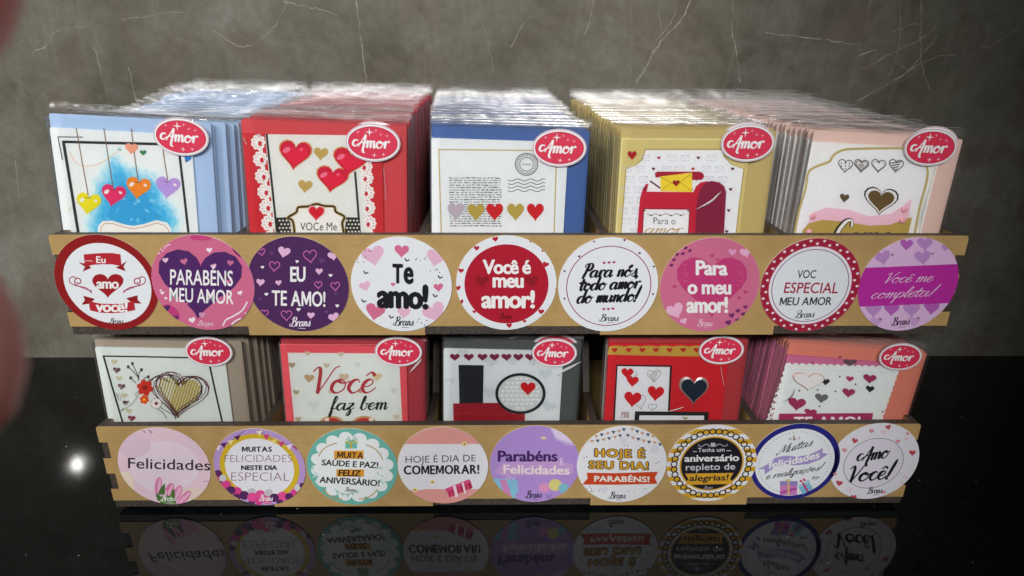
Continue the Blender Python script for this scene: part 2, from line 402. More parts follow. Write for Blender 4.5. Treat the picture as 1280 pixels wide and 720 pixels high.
    def text(s, txt, x0, y0, x1, y1, h, col, L=3, off=0.0, shear=0.0, space=1.0, arc=0.0):
        """lettering fitted between two baseline points, h = height of a capital"""
        s.top = max(s.top, L)
        if 'M' in txt and off >= .015:
            V, F = heavy(txt, off*.8, shear, space); H = capheight(); a = min(v[0] for v in V); b = max(v[0] for v in V); out = []
            for x, y, q in V:
                t = (x-a)/(b-a); out.append(s.up(s.P(x0+(x1-x0)*t, y0+(y1-y0)*t-h*y/H), L+q*.11))
            F2 = []
            for f in F:
                A = sum(out[f[i-1]][0]*out[f[i]][1]-out[f[i]][0]*out[f[i-1]][1] for i in range(len(f)))
                F2.append(f if A > 0 else f[::-1])
            s.mb.mesh(out, F2, ink(col, s.rough)); return
        base_off = off if off < .015 else .012
        vs, fs = glyphs(txt, base_off, shear, space); H = capheight()
        ex = max(0, off-base_off)
        a = min(v[0] for v in vs)-ex; b = max(v[0] for v in vs)+ex
        if ex == 0: shifts = [(0, 0)]
        elif ex > .05: shifts = [(ex*math.cos(i*math.pi/4), ex*math.sin(i*math.pi/4)) for i in range(8)]+[(0, 0)]
        elif ex > .025: shifts = [(-ex, 0), (ex, 0), (-ex/3, 0), (ex/3, 0), (0, ex*.5), (0, -ex*.5)]
        else: shifts = [(-ex, 0), (ex, 0), (0, ex*.4), (0, -ex*.4)]
        for k, (sx, sy) in enumerate(shifts):
            out = []
            for x, y in vs:
                x += sx; y += sy
                t = (x-a)/(b-a); yy = y/H
                px, py = x0+(x1-x0)*t, y0+(y1-y0)*t - h*yy - arc*4*t*(1-t)
                out.append(s.up(s.P(px, py), L+k*.11))
            fs2 = []          # keep faces towards the viewer
            for f in fs:
                A = sum(out[f[i-1]][0]*out[f[i]][1]-out[f[i]][0]*out[f[i-1]][1] for i in range(len(f)))
                fs2.append(f if A > 0 else f[::-1])
            s.mb.mesh(out, fs2, ink(col, s.rough))
    def script(s, txt, x0, y0, x1, y1, xh, col, L=3, weight=.2, slant=.3, thin=.35, wave=0.0):
        """hand lettering from pen strokes between two baseline points, xh = height of a small letter"""
        x = 0; strokes = []
        for ch in txt:
            g, adv = SCRIPT[ch]
            for st in g: strokes.append([(x+p[0], p[1]) for p in spline(st, 6)])
            x += adv
        lo = min(p[0]+slant*p[1] for st in strokes for p in st); hi = max(p[0]+slant*p[1] for st in strokes for p in st)
        k = (x1-x0)/(hi-lo)
        for si, st in enumerate(strokes):
            q = []
            for px, py in st:
                t = ((px+slant*py)-lo)/(hi-lo)
                q.append((x0+(x1-x0)*t, y0+(y1-y0)*t-xh*py-wave*math.sin(2*math.pi*t)))
            ws = []
            for i in range(len(st)):
                p0, p1 = st[max(i-1, 0)], st[min(i+1, len(st)-1)]
                dx, dy = p1[0]-p0[0], p1[1]-p0[1]; l = math.hypot(dx, dy) or 1
                ws.append(weight*xh*(thin+(1-thin)*max(0, -dy/l)))
            if len(ws) > 4:
                ws = [sum(ws[max(0, i-2):i+3])/len(ws[max(0, i-2):i+3]) for i in range(len(ws))]
            if len(st) == 2:  # dots and short bars: give them body
                ws = [weight*xh]*2
                if abs(st[0][0]-st[1][0])+abs(st[0][1]-st[1][1]) < .12:
                    m = ((q[0][0]+q[1][0])/2, (q[0][1]+q[1][1])/2); s.ell(m[0], m[1], weight*xh*.55, weight*xh*.5, col, L, n=10); continue
            # round the pen ends
            e0 = (q[0][0]-(q[1][0]-q[0][0])*.3, q[0][1]-(q[1][1]-q[0][1])*.3); e1 = (q[-1][0]+(q[-1][0]-q[-2][0])*.3, q[-1][1]+(q[-1][1]-q[-2][1])*.3)
            s.ribbon([e0]+q+[e1], [ws[0]*.4]+ws+[ws[-1]*.4], col, L+.25*(si % 4))
    def logo(s, x0, y0, x1, y1, h, col, L=4): 
        s.script('Brans', x0, y0, x1, y1, h, col, L, .26, .25, .45)
        s.line([(x0+(x1-x0)*.42, y0+h*.42), (x0+(x1-x0)*.78, y0+h*.5+(y1-y0)*.7)], h*.11, col, L)
# ------------------------------------------------------------------ setting: counter and wall
ZC = -.0035                       # counter top; the stand rests on small feet just above it
YW = .2640                        # face of the marble wall
b = MB(); b.box((-3, -1.6, ZC-.03), (3, YW+.02, ZC), GRANITE); tag(b.build('countertop'), kind='structure')
b = MB(); b.box((-3, YW, ZC-.2), (3, YW+.02, 2.6), MARBLE)
class WallVeins:
    def __init__(s): s.pl = Plane((0, YW, 0), (1, 0, 0), (0, 0, 1))
    def add(s, pts, wpx):
        q = spline(pts, 5); rr = random.Random(len(pts)*31+int(pts[0][0]))
        q = [(x+rr.uniform(-1.3, 1.3), y+rr.uniform(-1.3, 1.3)) for x, y in q]
        a, c = [], []
        for i in range(len(q)):
            p0, p1 = q[max(0, i-1)], q[min(len(q)-1, i+1)]; l = math.hypot(p1[0]-p0[0], p1[1]-p0[1]) or 1
            ww = wpx*rr.uniform(.45, 1.15)/2; nx, ny = -(p1[1]-p0[1])/l*ww, (p1[0]-p0[0])/l*ww
            a.append(s.pl.at(q[i][0]+nx, q[i][1]+ny)); c.append(s.pl.at(q[i][0]-nx, q[i][1]-ny))
        for i in range(len(q)-1):
            h0, h1 = 1e-4+1e-4*i/len(q), 1e-4+1e-4*(i+1)/len(q)
            Q = [(a[i], h0), (a[i+1], h1), (c[i+1], h1), (c[i], h0)]
            b.face([(p[0], YW-h, p[1]) for p, h in Q], VEIN)
wv = WallVeins()
for pts, wd in (
  ([(40, 66), (56, 58), (64, 52), (68, 40), (86, 35), (108, 33)], 1.5), ([(150, 25), (186, 20), (232, 14)], 1.1), ([(446, -5), (450, 40), (454, 75), (458, 104)], 1.8),
  ([(340, -4), (372, 6), (400, 12), (424, 19)], 1.3), ([(262, 34), (282, 48), (300, 58), (318, 54), (338, 40), (352, 18), (360, -4)], 1.1), ([(866, -6), (852, 24), (832, 46), (816, 66), (796, 104)], 3.0),
  ([(846, 10), (838, 30), (820, 52)], 1.4), ([(915, -4), (916, 38), (922, 78), (926, 104)], 1.4), ([(958, 41), (990, 45), (1028, 50)], 1.6), ([(1032, 50), (1052, 53), (1076, 57)], 1.5),
  ([(1078, 86), (1108, 70), (1146, 52), (1172, 32)], 1.4), ([(1074, 126), (1110, 105), (1138, 88), (1158, 62), (1172, 44)], 1.8), ([(1127, -4), (1123, 58), (1116, 82), (1104, 112)], 1.3),
  ([(1151, -4), (1151, 58), (1154, 88), (1161, 112)], 1.4), ([(1138, 88), (1164, 73), (1196, 68)], 1.4), ([(1075, 70), (1095, 62)], 1.2), ([(1117, 40), (1140, 30), (1150, 31)], 1.0), ([(1119, 74), (1130, 84), (1142, 88)], 1.0),
  ([(1224, 59), (1246, 54), (1272, 34)], 1.1), ([(638, 58), (654, 30), (664, 18)], 1.0), ([(118, 58), (122, 74), (126, 92)], 1.0), ([(160, 84), (166, 108), (172, 132)], 1.0),
  ([(742, -4), (738, 22), (730, 46)], 1.0), ([(824, 14), (828, 40)], .9), ([(1086, 8), (1092, -6)], 1.4), ([(604, 30), (612, 60), (616, 90)], .9), ([(20, 200), (24, 246)], .9), ([(18, 86), (30, 82)], .9)):
    wv.add(pts, wd)
tag(b.build('marble_wall'), 'polished grey brown marble wall with pale veins rising behind the card display', 'wall')

# ------------------------------------------------------------------ the two-tier display stand
T = .006; HP = .0710; ZU = .1426; XH = .3; YB = .243
stand = tag(empty('display_stand', (0, .12, 0)), 'two-tier kraft fibreboard card display stand with dark burnt finger joints and round stickers', 'display stand')
def child(o): o.parent = stand; o.matrix_parent_inverse = Matrix.Translation((0, -.12, 0)); return o
FL = [(-.3, -.18), (-.06, .06), (.18, .3)]                 # floor tabs along the bottom edge
NOT = [(.0137*.0+.0445, .0445+.0135), (.0175, .0310)]      # side tabs, heights above the bottom edge
panels = []
def tray(z0):
    # front panel with notches
    P = []
    xs = [-XH]
    def up(x, zz): P.append((x, z0+zz))
    e = .0022
    # bottom edge left to right
    up(-XH, .0065)
    for i, (a, c) in enumerate(FL):
        if i: up(a, 0); up(a, .0065)
        up(c, .0065)
        if i < 2: up(c, 0)
    # right edge upward with notches
    for a, c in ((.0170, .0305), (.0440, .0575)):
        up(XH, a); up(XH-T, a); up(XH-T, c); up(XH, c)
    up(XH, HP-e); up(XH-e*.3, HP-e*.3); up(XH-e, HP)
    up(-XH+e, HP); up(-XH+e*.3, HP-e*.3); up(-XH, HP-e)
    for a, c in ((.0440, .0575), (.0170, .0305)):
        up(-XH, c); up(-XH+T, c); up(-XH+T, a); up(-XH, a)
    m = MB(); m.prism(P, 1, 0, T, KRAFT, BURNT); fp = child(m.build('front_panel'))
    # floor with tabs reaching the front face
    m = MB(); g = .0006
    Q = [(-XH+g, g)]
    for i, (a, c) in enumerate(FL):
        if i: Q += [(a+.0003, T+.0003), (a+.0003, g)]
        Q += [(c-.0003 if i < 2 else XH-g, g)]
        if i < 2: Q += [(c-.0003, T+.0003)]
    Q += [(XH-g, YB-.001), (-XH+g, YB-.001)]
    m.prism(Q, 2, z0+.0004, z0+.0062, KRAFT if z0 == 0 else BURNT, BURNT); child(m.build('tray_floor'))
    # sides with tabs into the front panel
    for s in (-1, 1):
        R = [(T+.0003, z0+.0066)]
        for a, c in ((.0170, .0305), (.0440, .0575)):
            R += [(T+.0003, z0+a+.0003), (g, z0+a+.0003), (g, z0+c-.0003), (T+.0003, z0+c-.0003)]
        R += [(T+.0003, z0+HP-.0005)]
        if z0 == 0: R += [(.075, z0+HP-.0005), (.105, ZU-.0006)]
        else: R += [(YB-.009, z0+HP-.0005)]
        R += [(YB-.009, ZU-.0006 if z0 == 0 else z0+HP-.0005), (YB-.009, z0+.0066)]
        x = s*(XH-T/2-.0004); m = MB(); m.prism(R, 0, x-T/2+.0007, x+T/2-.0001, KRAFT, BURNT); child(m.build('side_panel'))
    # dividers between the five bays
    for xd in (-.18, -.06, .06, .18):
        R = [(T+.0006, z0+.0066), (T+.0006, z0+HP-.001)]
        if z0 == 0: R += [(.05, z0+HP-.001), (.085, ZU-.0006)]
        R += [(YB-.009, ZU-.0006 if z0 == 0 else z0+HP-.001), (YB-.009, z0+.0066)]
        m = MB(); m.prism(R, 0, xd-.0026, xd+.0026, KRAFT, BURNT); child(m.build('divider'))
    return fp
panels = [tray(0), tray(ZU)]
m = MB(); m.box((-XH+.001, YB-.0085, .0066), (XH-.001, YB-.003, ZU+HP-.0008), BLACK); child(m.build('back_panel'))
for x in (-.285, .285):
    for y in (.02, .21):
        m = MB(); m.box((x-.008, y-.008, ZC+.0001), (x+.008, y+.008, .0002), BLACK); child(m.build('foot'))

# ------------------------------------------------------------------ round stickers
R0 = .0335
def sticker(px, py, base, label, tier, lift=0.0, r=R0):
    x, _, z = onY(px, py, 0)
    A = Art(Plane((x, 0, z), (1, 0, 0), (0, 0, 1)), .0003, (0, 0, r)); A.R = r
    n = 64; ring = [(r*math.cos(2*math.pi*i/n), r*math.sin(2*math.pi*i/n)) for i in range(n)]
    A.mb.prism(ring, 2, .00028+lift, 0, ink('#e8e8ec'), ink('#e8e8ec'))
    A.base += lift
    A.disc(0, 0, r*.999, base, 0)
    A.info = (x, z, label, tier, lift); return A
def stick(A):
    x, z, label, tier, lift = A.info
    o = A.mb.build('round_sticker', panels[tier])
    o.matrix_parent_inverse = panels[tier].matrix_world.inverted() if False else Matrix.Identity(4)
    o.location = (x, -.00012, z); o.rotation_euler = (math.radians(90), 0, 0); o['label'] = label
W_ = '#dfe3f0'
def hearts(A, L, lst, col):
    for it in lst:
        x, y, w_ = it[:3]; A.heart(x, y, w_, w_*.88, it[3] if len(it) > 3 and it[3] else col, L, rot=it[4] if len(it) > 4 else random.uniform(-.35, .35), n=18)
# upper row
A = sticker(133.8, 354, '#8a1216', 'white sticker with dark red rim, a heart and two red ribbon banners', 1); A.crop(40, 270, 4.267)
cx, cz = A.P(405, 362); A.disc(cx, cz, .0283, W_, 1)
red, dk = '#b0222e', '#8c131c'
for Y, tails, body, top in ((0, [[(250, 245), (300, 256), (318, 276), (272, 296), (285, 270)], [(508, 238), (474, 262), (448, 274), (502, 294), (490, 268)]], [(278, 204), (330, 199), (380, 196), (430, 196), (474, 203), (480, 266), (430, 257), (380, 256), (330, 259), (284, 268)], 0),
                    (0, [[(276, 424), (338, 440), (312, 466), (266, 472), (284, 448)], [(565, 421), (504, 438), (538, 464), (586, 466), (566, 446)]], [(304, 452), (365, 465), (430, 468), (490, 464), (546, 452), (553, 500), (490, 513), (430, 517), (365, 514), (312, 502)], 1)):
    for t in tails: A.poly(t, dk, 2)
    A.poly(body, red, 3)
A.text('Eu', 345, 248, 395, 250, 34, '#f2eef2', 4, .02); A.line([(284, 238), (326, 238)], 3, '#e6c8cc', 4)
A.heart(407, 372, 168, 130, '#9a131c', 3); A.text('amo', 346, 384, 466, 385, 52, '#f2eef2', 5, .035, space=.92)
A.text('você!', 342, 509, 513, 509, 54, '#f2eef2', 5, .035, space=.92)
for sgn in (1, -1):
    f = lambda P: [((x if sgn == 1 else 810-x), y) for x, y in P]
    A.line(f([(322, 408), (290, 382), (248, 372), (230, 350), (242, 330), (262, 340), (256, 360), (240, 352)]), 6, '#a03450', 3, smooth=True)
    A.line(f([(240, 372), (208, 356), (204, 332), (224, 322), (236, 332)]), 5, '#a03450', 3, smooth=True)
    A.line(f([(322, 398), (290, 390), (262, 378)]), 4, '#a03450', 2, smooth=True)
A.logo(412, 570, 488, 570, 14, '#3a3a44'); stick(A)

A = sticker(254.5, 354, '#c8668a', 'pink sticker with a large purple heart in its middle', 1, .00025); A.crop(40, 270, 4.267)
A.ell(905, 112, 60, 18, '#c04078', 1); A.ell(735, 520, 60, 45, '#b83a78', 1, .6); A.ell(1098, 190, 38, 14, '#7a2a60', 1, .8)
A.heart(896, 366, 452, 372, '#4a2260', 2, rot=.05)
A.text('PARABÉNS', 740, 362, 1074, 370, 78, '#f0e8f2', 5, .012); A.text('MEU AMOR', 736, 452, 1078, 468, 72, '#f0e8f2', 5, .012)
hearts(A, 4, [(715, 236, 32, '#e0b8d0'), (815, 243, 40, '#c06a90'), (1060, 250, 36, '#c06a90'), (972, 268, 32, '#e0b8d0'), (910, 527, 36, '#c890b4'), (1050, 350, 30, '#c06a90'), (760, 420, 26, '#e0b8d0'), (822, 470, 26, '#c06a90'), (1005, 440, 28, '#c06a90')], '#fff')
hearts(A, 1, [(948, 182, 32), (1112, 410, 28), (857, 555, 36), (698, 410, 22), (716, 438, 18), (690, 395, 14)], '#f0dce8'); hearts(A, 2, [(718, 494, 46), (764, 545, 38)], '#4a2260')
for p in ([(1020, 584), (1038, 552), (1080, 530), (1124, 500), (1150, 455)], [(1058, 584), (1090, 556), (1122, 540), (1146, 512)]): A.line(p, 8, '#f0dce8', 2, smooth=True)
for i in range(10): A.ell(655+i*9, 208-i*6+random.uniform(-8, 8), 4, 4, '#f0dce8', 2, n=8)
A.logo(882, 582, 966, 582, 14, '#e8c4d6'); stick(A)

A = sticker(373, 356, '#482456', 'dark purple sticker scattered with small pink hearts', 1); A.crop(300, 270, 4.5)
hearts(A, 2, [(248, 205, 72), (525, 225, 60), (446, 312, 42), (116, 374, 48), (218, 376, 36), (400, 560, 44), (530, 572, 62)], '#dcaed2')
for x, y, ww in ((123, 203, 40), (396, 228, 74), (195, 284, 58), (442, 388, 42), (537, 396, 50), (140, 548, 42), (263, 560, 60)): A.heart(x, y, ww, ww*.95, '#b8609c', 2, random.uniform(-.2, .2), ow=6)
hearts(A, 2, [(128, 288, 20), (322, 256, 20), (510, 334, 22), (150, 440, 22), (330, 526, 24), (548, 505, 22)], '#f0e4f0'); hearts(A, 2, [(180, 210, 26), (460, 252, 36), (116, 466, 26), (540, 436, 24), (488, 540, 28)], '#5e3a70')
A.text('EU', 284, 366, 370, 366, 80, '#f2eef6', 4, .03, space=.95); A.text('TE AMO!', 180, 500, 482, 508, 82, '#f2eef6', 4, .022, space=.95)
A.logo(280, 618, 395, 618, 26, '#e6dcec'); stick(A)

A = sticker(502, 356, W_, 'white sticker with heavy black lettering and soft pink hearts', 1, .00025); A.crop(300, 270, 4.5)
hearts(A, 1, [(752, 226, 130, None, -.2), (1100, 238, 110, None, .2), (705, 396, 66, None, -.3), (922, 545, 76, None, .1), (1095, 545, 130, None, -.4)], '#dcaec8')
hearts(A, 2, [(910, 198, 84, None, .05), (760, 540, 112, None, .2), (1117, 402, 56, None, -.1), (862, 384, 28, None, 0)], '#cc6a8c')
for x, y, r_ in ((708, 316, .3), (940, 246, 0), (1126, 342, .4), (1098, 446, -.2), (697, 476, 0), (852, 566, .4)): A.line([(x-12, y-10), (x-2, y+6), (x+14, y-2)], 8, '#2a2e3c', 3)
for cx0, cy0 in ((1020, 235), (1100, 295), (1030, 590), (735, 178), (675, 240)):
    for k in range(5): A.ell(cx0+random.uniform(-34, 34), cy0+random.uniform(-16, 22), 3.5, 3.5, '#3a3e50', 2, n=8)
A.text('T', 858, 372, 918, 374, 102, '#12141e', 5, .05); A.text('e', 920, 374, 978, 376, 128, '#12141e', 5, .05); A.text('amo!', 770, 508, 1062, 518, 128, '#12141e', 5, .06, space=.92)
A.logo(862, 612, 975, 614, 25, '#30343e'); stick(A)

A = sticker(633, 354.5, W_, 'white sticker with a plain crimson disc and small red hearts round its rim', 1); A.crop(550, 270, 4.414)
cx, cz = A.P(367, 378); A.disc(cx, cz, .0281, '#aa122c', 1)
hearts(A, 2, [(306, 128, 34), (202, 178, 32), (116, 302, 32), (100, 398, 32), (117, 474, 30), (190, 528, 22), (382, 604, 32), (558, 528, 34), (582, 268, 36), (500, 140, 16), (566, 192, 14), (640, 405, 12), (466, 580, 22)], '#b01830')
hearts(A, 2, [(232, 362, 76, None, 0), (504, 362, 76, None, 0)], '#8a0f1e')
A.text('Você é', 235, 316, 502, 316, 74, '#f4eef4', 4, .04, space=.92); A.text('meu', 290, 390, 462, 392, 76, '#f4eef4', 4, .04, space=.92); A.text('amor!', 228, 504, 524, 504, 92, '#f4eef4', 4, .04, space=.92)
A.logo(326, 566, 396, 566, 18, '#6a0c1a'); stick(A)

A = sticker(760, 356.5, W_, 'white sticker with a thin plum ring and black script in three lines', 1, .00025); A.crop(550, 270, 4.414)
cx, cz = A.P(930, 388); A.disc(cx, cz, .0285, '#8c1e4e', 1, hole=.0279)
hearts(A, 2, [(905, 258, 18, None, 0), (932, 256, 18, None, 0), (958, 255, 18, None, 0), (903, 513, 18, None, 0), (928, 512, 18, None, 0), (953, 510, 18, None, 0)], '#a02858')
hearts(A, 2, [(768, 222, 16), (686, 303, 14), (686, 454, 14), (1100, 204, 16), (1178, 278, 14), (1174, 430, 14), (850, 140, 13), (1018, 132, 16)], '#5a1838')
A.script('Para nós,', 780, 338, 1086, 330, 38, '#0c0e16', 3, .4, .3, .4); A.script('todo amor', 775, 410, 1104, 396, 38, '#0c0e16', 3, .4, .3, .4); A.script('do mundo!', 758, 480, 1106, 466, 38, '#0c0e16', 3, .4, .3, .4)
A.logo(876, 578, 982, 576, 20, '#30303c'); stick(A)

A = sticker(887, 356.7, '#c86a8c', 'rose pink sticker with bold white lettering over a darker pink heart', 1); A.crop(800, 270, 4.5)
A.heart(404, 402, 400, 345, '#bc3872', 1)
hearts(A, 2, [(518, 205, 46, '#d898bc'), (594, 206, 66, '#e0a8c8'), (200, 536, 100, '#e0acc8', -.4), (246, 592, 40, '#e0acc8')], '#d898bc')
for x, y in ((190, 245), (240, 210), (280, 194), (208, 215), (176, 275), (256, 178)): A.ell(x, y, 12, 8, '#6c2860', 2, -.5, 8)
hearts(A, 2, [(515, 560, 34), (550, 534, 28), (592, 512, 26), (580, 552, 28), (545, 585, 24), (496, 600, 36)], '#6c2860'); hearts(A, 2, [(405, 224, 26), (435, 245, 22), (195, 398, 26), (592, 428, 28), (556, 460, 24)], '#b8406c')
for k in range(40): A.ell(random.choice((random.uniform(225, 270), random.uniform(545, 590))), random.uniform(250, 390), 3, 3, '#d06a98', 2, n=6)
A.text('Para', 312, 328, 492, 330, 78, '#f2ecf2', 4, .04, space=.95); A.text('o meu', 266, 435, 512, 437, 76, '#f2ecf2', 4, .04, space=.95); A.text('amor!', 260, 540, 494, 540, 84, '#f2ecf2', 4, .045, space=.95)
A.logo(318, 618, 404, 618, 20, '#e2b6cc'); stick(A)

A = sticker(1012, 357.2, '#a4203e', 'white sticker with a crimson rim full of tiny white hearts', 1, .00025); A.crop(800, 270, 4.5)
for k in range(44):
    t = 2*math.pi*k/44; rr = R0*(.885 if k % 2 else .95)
    A.local([(rr*math.cos(t)+.0011*math.cos(q), rr*math.sin(t)+.0009*math.sin(q)) for q in (0, 1.05, 2.1, 3.14, 4.2, 5.24)], '#f0d8e0', 2)
    a, b2 = t, t+.142; 
    for r1, r2 in ((.86, .97), (.97, .86)): A.local([(R0*r1*math.cos(a), R0*r1*math.sin(a)), (R0*r2*math.cos(b2), R0*r2*math.sin(b2)), (R0*(r2+.014)*math.cos(b2), R0*(r2+.014)*math.sin(b2)), (R0*(r1+.014)*math.cos(a), R0*(r1+.014)*math.sin(a))], '#8a142c', 1)
A.disc(0, 0, R0*.83, '#e8d4e2', 3); A.disc(0, 0, R0*.81, '#dce2ee', 4); A.disc(0, 0, R0*.775, '#7a2850', 5, hole=R0*.76)
A.text('VOC', 886, 347, 990, 347, 44, '#2c2c38', 5, .012, .22); A.text('ESPECIAL', 804, 430, 1110, 432, 58, '#a02444', 5, .012, .22); A.text('MEU AMOR', 780, 500, 1072, 498, 44, '#2c2c38', 5, .018, .22)
A.logo(868, 572, 976, 566, 22, '#30303c'); stick(A)

A = sticker(1134.4, 356.2, '#d8b4da', 'lilac sticker with a magenta band across it and thin white script', 1); A.crop(1000, 250, 4)
hearts(A, 1, [(530, 225, 66, '#b05cb4', .1), (622, 222, 80, '#b888c4', 0), (412, 290, 84, '#b888c4', -.2), (612, 290, 84, '#b888c4', -.1), (725, 240, 40, '#b888c4', 0), (365, 550, 84, '#b888c4', 0), (455, 546, 80, '#b05cb4', .1), (556, 550, 86, '#b888c4', 0), (655, 540, 80, '#b05cb4', .1), (380, 610, 60, '#c49ccc', 0), (570, 608, 60, '#c49ccc', 0)], '#b888c4')
hearts(A, 2, [(460, 274, 12), (660, 268, 12), (400, 596, 12), (590, 590, 12)], '#683060')
A.poly([(270, 340), (810, 318), (800, 512), (270, 533)], '#b4289a', 3)
A.script('Você me', 424, 414, 664, 406, 26, '#f0dcf2', 4, .13, .5, .45); A.script('completa!', 356, 492, 694, 478, 26, '#f0dcf2', 4, .13, .5, .45)
A.logo(455, 626, 544, 620, 20, '#3a2c40'); stick(A)

# lower row
A = sticker(205.8, 583, '#e2c6d4', 'pale pink sticker with a bunch of pink tulips', 0); A.crop(110, 510, 3.428)
A.ell(330, 250, 150, 110, '#e4d2de', 1); A.ell(200, 160, 70, 50, '#dcc0d2', 1); A.ell(160, 330, 40, 60, '#e6d6c4', 1); A.ell(450, 370, 60, 30, '#e0ccc0', 1)
A.text('Felicidades', 173, 256, 525, 266, 44, '#22181e', 4, .004)
for x, y, w1, h1, r1, c1 in ((303, 332, 16, 38, .12, '#d884b0'), (350, 352, 18, 34, .35, '#d070a4'), (384, 362, 17, 36, .45, '#dc8cb4'), (418, 380, 15, 34, .7, '#d87cac'), (330, 372, 13, 28, .2, '#e09cc0'), (400, 395, 14, 26, .5, '#e09cc0')): A.ell(x, y, w1, h1, c1, 2, r1); A.ell(x+4, y-2, w1*.4, h1*.8, '#e8b0cc', 3, r1, 12)
for p in ([(300, 368), (312, 340), (332, 320), (330, 370)], [(290, 365), (310, 372), (320, 400), (300, 395)], [(360, 350), (374, 346), (372, 395), (352, 400)], [(315, 375), (375, 372), (380, 408), (310, 408)]): A.poly(p, '#4a7034', 3)
for k in range(16): A.ell(random.uniform(312, 378), random.uniform(375, 405), 6, 4, random.choice(('#6a9a44', '#3c6430', '#88b45c')), 4, random.uniform(0, 3), 8)
A.line([(495, 312), (520, 312)], 3, '#c06a98', 3); A.line([(498, 322), (522, 322)], 3, '#c06a98', 3); A.line([(500, 334), (518, 335)], 3, '#c06a98', 3)
A.line([(236, 94), (248, 104)], 3, '#8a4a70', 3); A.line([(262, 92), (276, 106)], 3, '#4a2a40', 3); A.logo(312, 396, 376, 396, 13, '#e8ece0', 5); stick(A)

A = sticker(325, 584, '#b494cc', 'lilac sticker with a yellow ring, bunting and a garland of balloons', 0, .00025); A.crop(260, 525, 6.546)
A.disc(0, 0, R0*.87, '#d0b026', 1); A.disc(0, 0, R0*.755, '#e2e2ee', 2)
A.text('MUITAS', 280, 254, 526, 254, 40, '#15121c', 4, .05); A.text('FELICIDADES', 140, 338, 690, 338, 58, '#8a5878', 4, -.017); A.text('NESTE DIA', 274, 403, 570, 403, 36, '#15121c', 4, .05); A.text('ESPECIAL', 194, 492, 668, 494, 70, '#8a5878', 4, -.018)
A.line([(70, 210), (190, 165), (300, 85)], 4, '#4a2a50', 3, smooth=True); A.line([(420, 80), (520, 150), (640, 195), (740, 225)], 4, '#4a2a50', 3, smooth=True)
for x, y, c1 in ((132, 200, '#5a1c56'), (243, 142, '#5a1c56'), (480, 134, '#c83a78'), (602, 192, '#c83a78'), (722, 220, '#b02a60'), (190, 178, '#e8d8a0'), (85, 225, '#e6d4e4'), (425, 100, '#e6e0cc'), (545, 170, '#e6d070'), (668, 215, '#ead8e0')): A.poly([(x-28, y-12), (x+26, y-22), (x+4, y+24)], c1, 4)
bal = [(85, 435, 36, '#58205c'), (70, 480, 30, '#d23c86'), (125, 470, 32, '#c8c8cc'), (105, 520, 30, '#58205c'), (150, 525, 44, '#d2408c'), (190, 570, 40, '#4c1c56'), (240, 578, 42, '#d2408c'), (235, 628, 36, '#4c1c56'), (300, 610, 42, '#4c1c56'), (290, 650, 26, '#b894c8'), (360, 580, 34, '#c0bcc6'), (366, 625, 44, '#e04c94'), (430, 605, 44, '#e04c94'), (360, 668, 28, '#58205c'), (498, 590, 36, '#c0bcc6'), (490, 640, 46, '#d23c86'), (420, 660, 34, '#d2408c'), (545, 630, 40, '#4c1c56'), (612, 620, 46, '#e04c94'), (590, 668, 28, '#4c1c56'), (665, 620, 34, '#4c1c56'), (715, 592, 40, '#d83c8c'), (745, 550, 38, '#d0ccd2'), (775, 530, 26, '#58205c')]
for i, (x, y, r_, c1) in enumerate(bal): A.ell(x, y, r_*.95, r_*.86, c1, 4+(i % 3)*.8, n=20)
A.logo(420, 655, 530, 655, 26, '#f0e4f0', 7.5); stick(A)

A = sticker(440.5, 584, '#68b0a4', 'teal sticker with a white scalloped disc and a little wrapped gift on top', 0); A.crop(370, 510, 3.428)
A.disc(0, 0, R0*.80, '#e2e8ee', 2)
for k in range(16):
    t = 2*math.pi*k/16+.1; A.disc(R0*.77*math.cos(t), R0*.77*math.sin(t), R0*.15, '#e2e8ee', 1, 20)
for pts in ([(98, 206), (110, 184), (136, 162), (176, 148)], [(300, 156), (330, 168), (358, 192), (372, 220)], [(118, 345), (140, 370), (176, 386), (200, 388)], [(270, 388), (300, 384), (330, 368), (350, 346)]): A.line(pts, 4, '#b08c3c', 4, smooth=True)
A.rect(212, 143, 262, 172, '#6cb8a8', 4); A.rect(210, 140, 264, 148, '#b4bc50', 5); A.rect(232, 142, 241, 172, '#c0a848', 5); A.line([(238, 142), (222, 122), (216, 132), (238, 142), (256, 120), (262, 132), (238, 142)], 4, '#5aa498', 6)
A.rect(164, 181, 290, 216, '#d8982c', 4); A.rect(174, 261, 292, 292, '#d8982c', 4)
A.text('MUITA', 176, 211, 288, 215, 25, '#16161c', 5, .035, .1); A.text('SAÚDE E PAZ!', 110, 243, 354, 256, 24, '#16161c', 5, .03, .1); A.text('FELIZ', 182, 288, 280, 291, 25, '#16161c', 5, .035, .1); A.text('ANIVERSÁRIO!', 100, 317, 360, 333, 25, '#16161c', 5, .03, .1)
A.line([(165, 345), (210, 368), (268, 352)], 3, '#8ab8b0', 4, smooth=True)
for x, y in ((178, 358), (200, 368), (222, 372), (245, 366), (262, 358)): A.poly([(x-8, y-5), (x+8, y-5), (x, y+10)], '#9cc4bc', 4)
for sx in (80, 365):
    for k in range(7): A.ell(sx+random.uniform(-14, 14), random.uniform(235, 320), 4, 8, '#b8d4d0', 4, random.uniform(0, 3), 8)
A.logo(210, 354, 256, 356, 9, '#26262e', 6); stick(A)

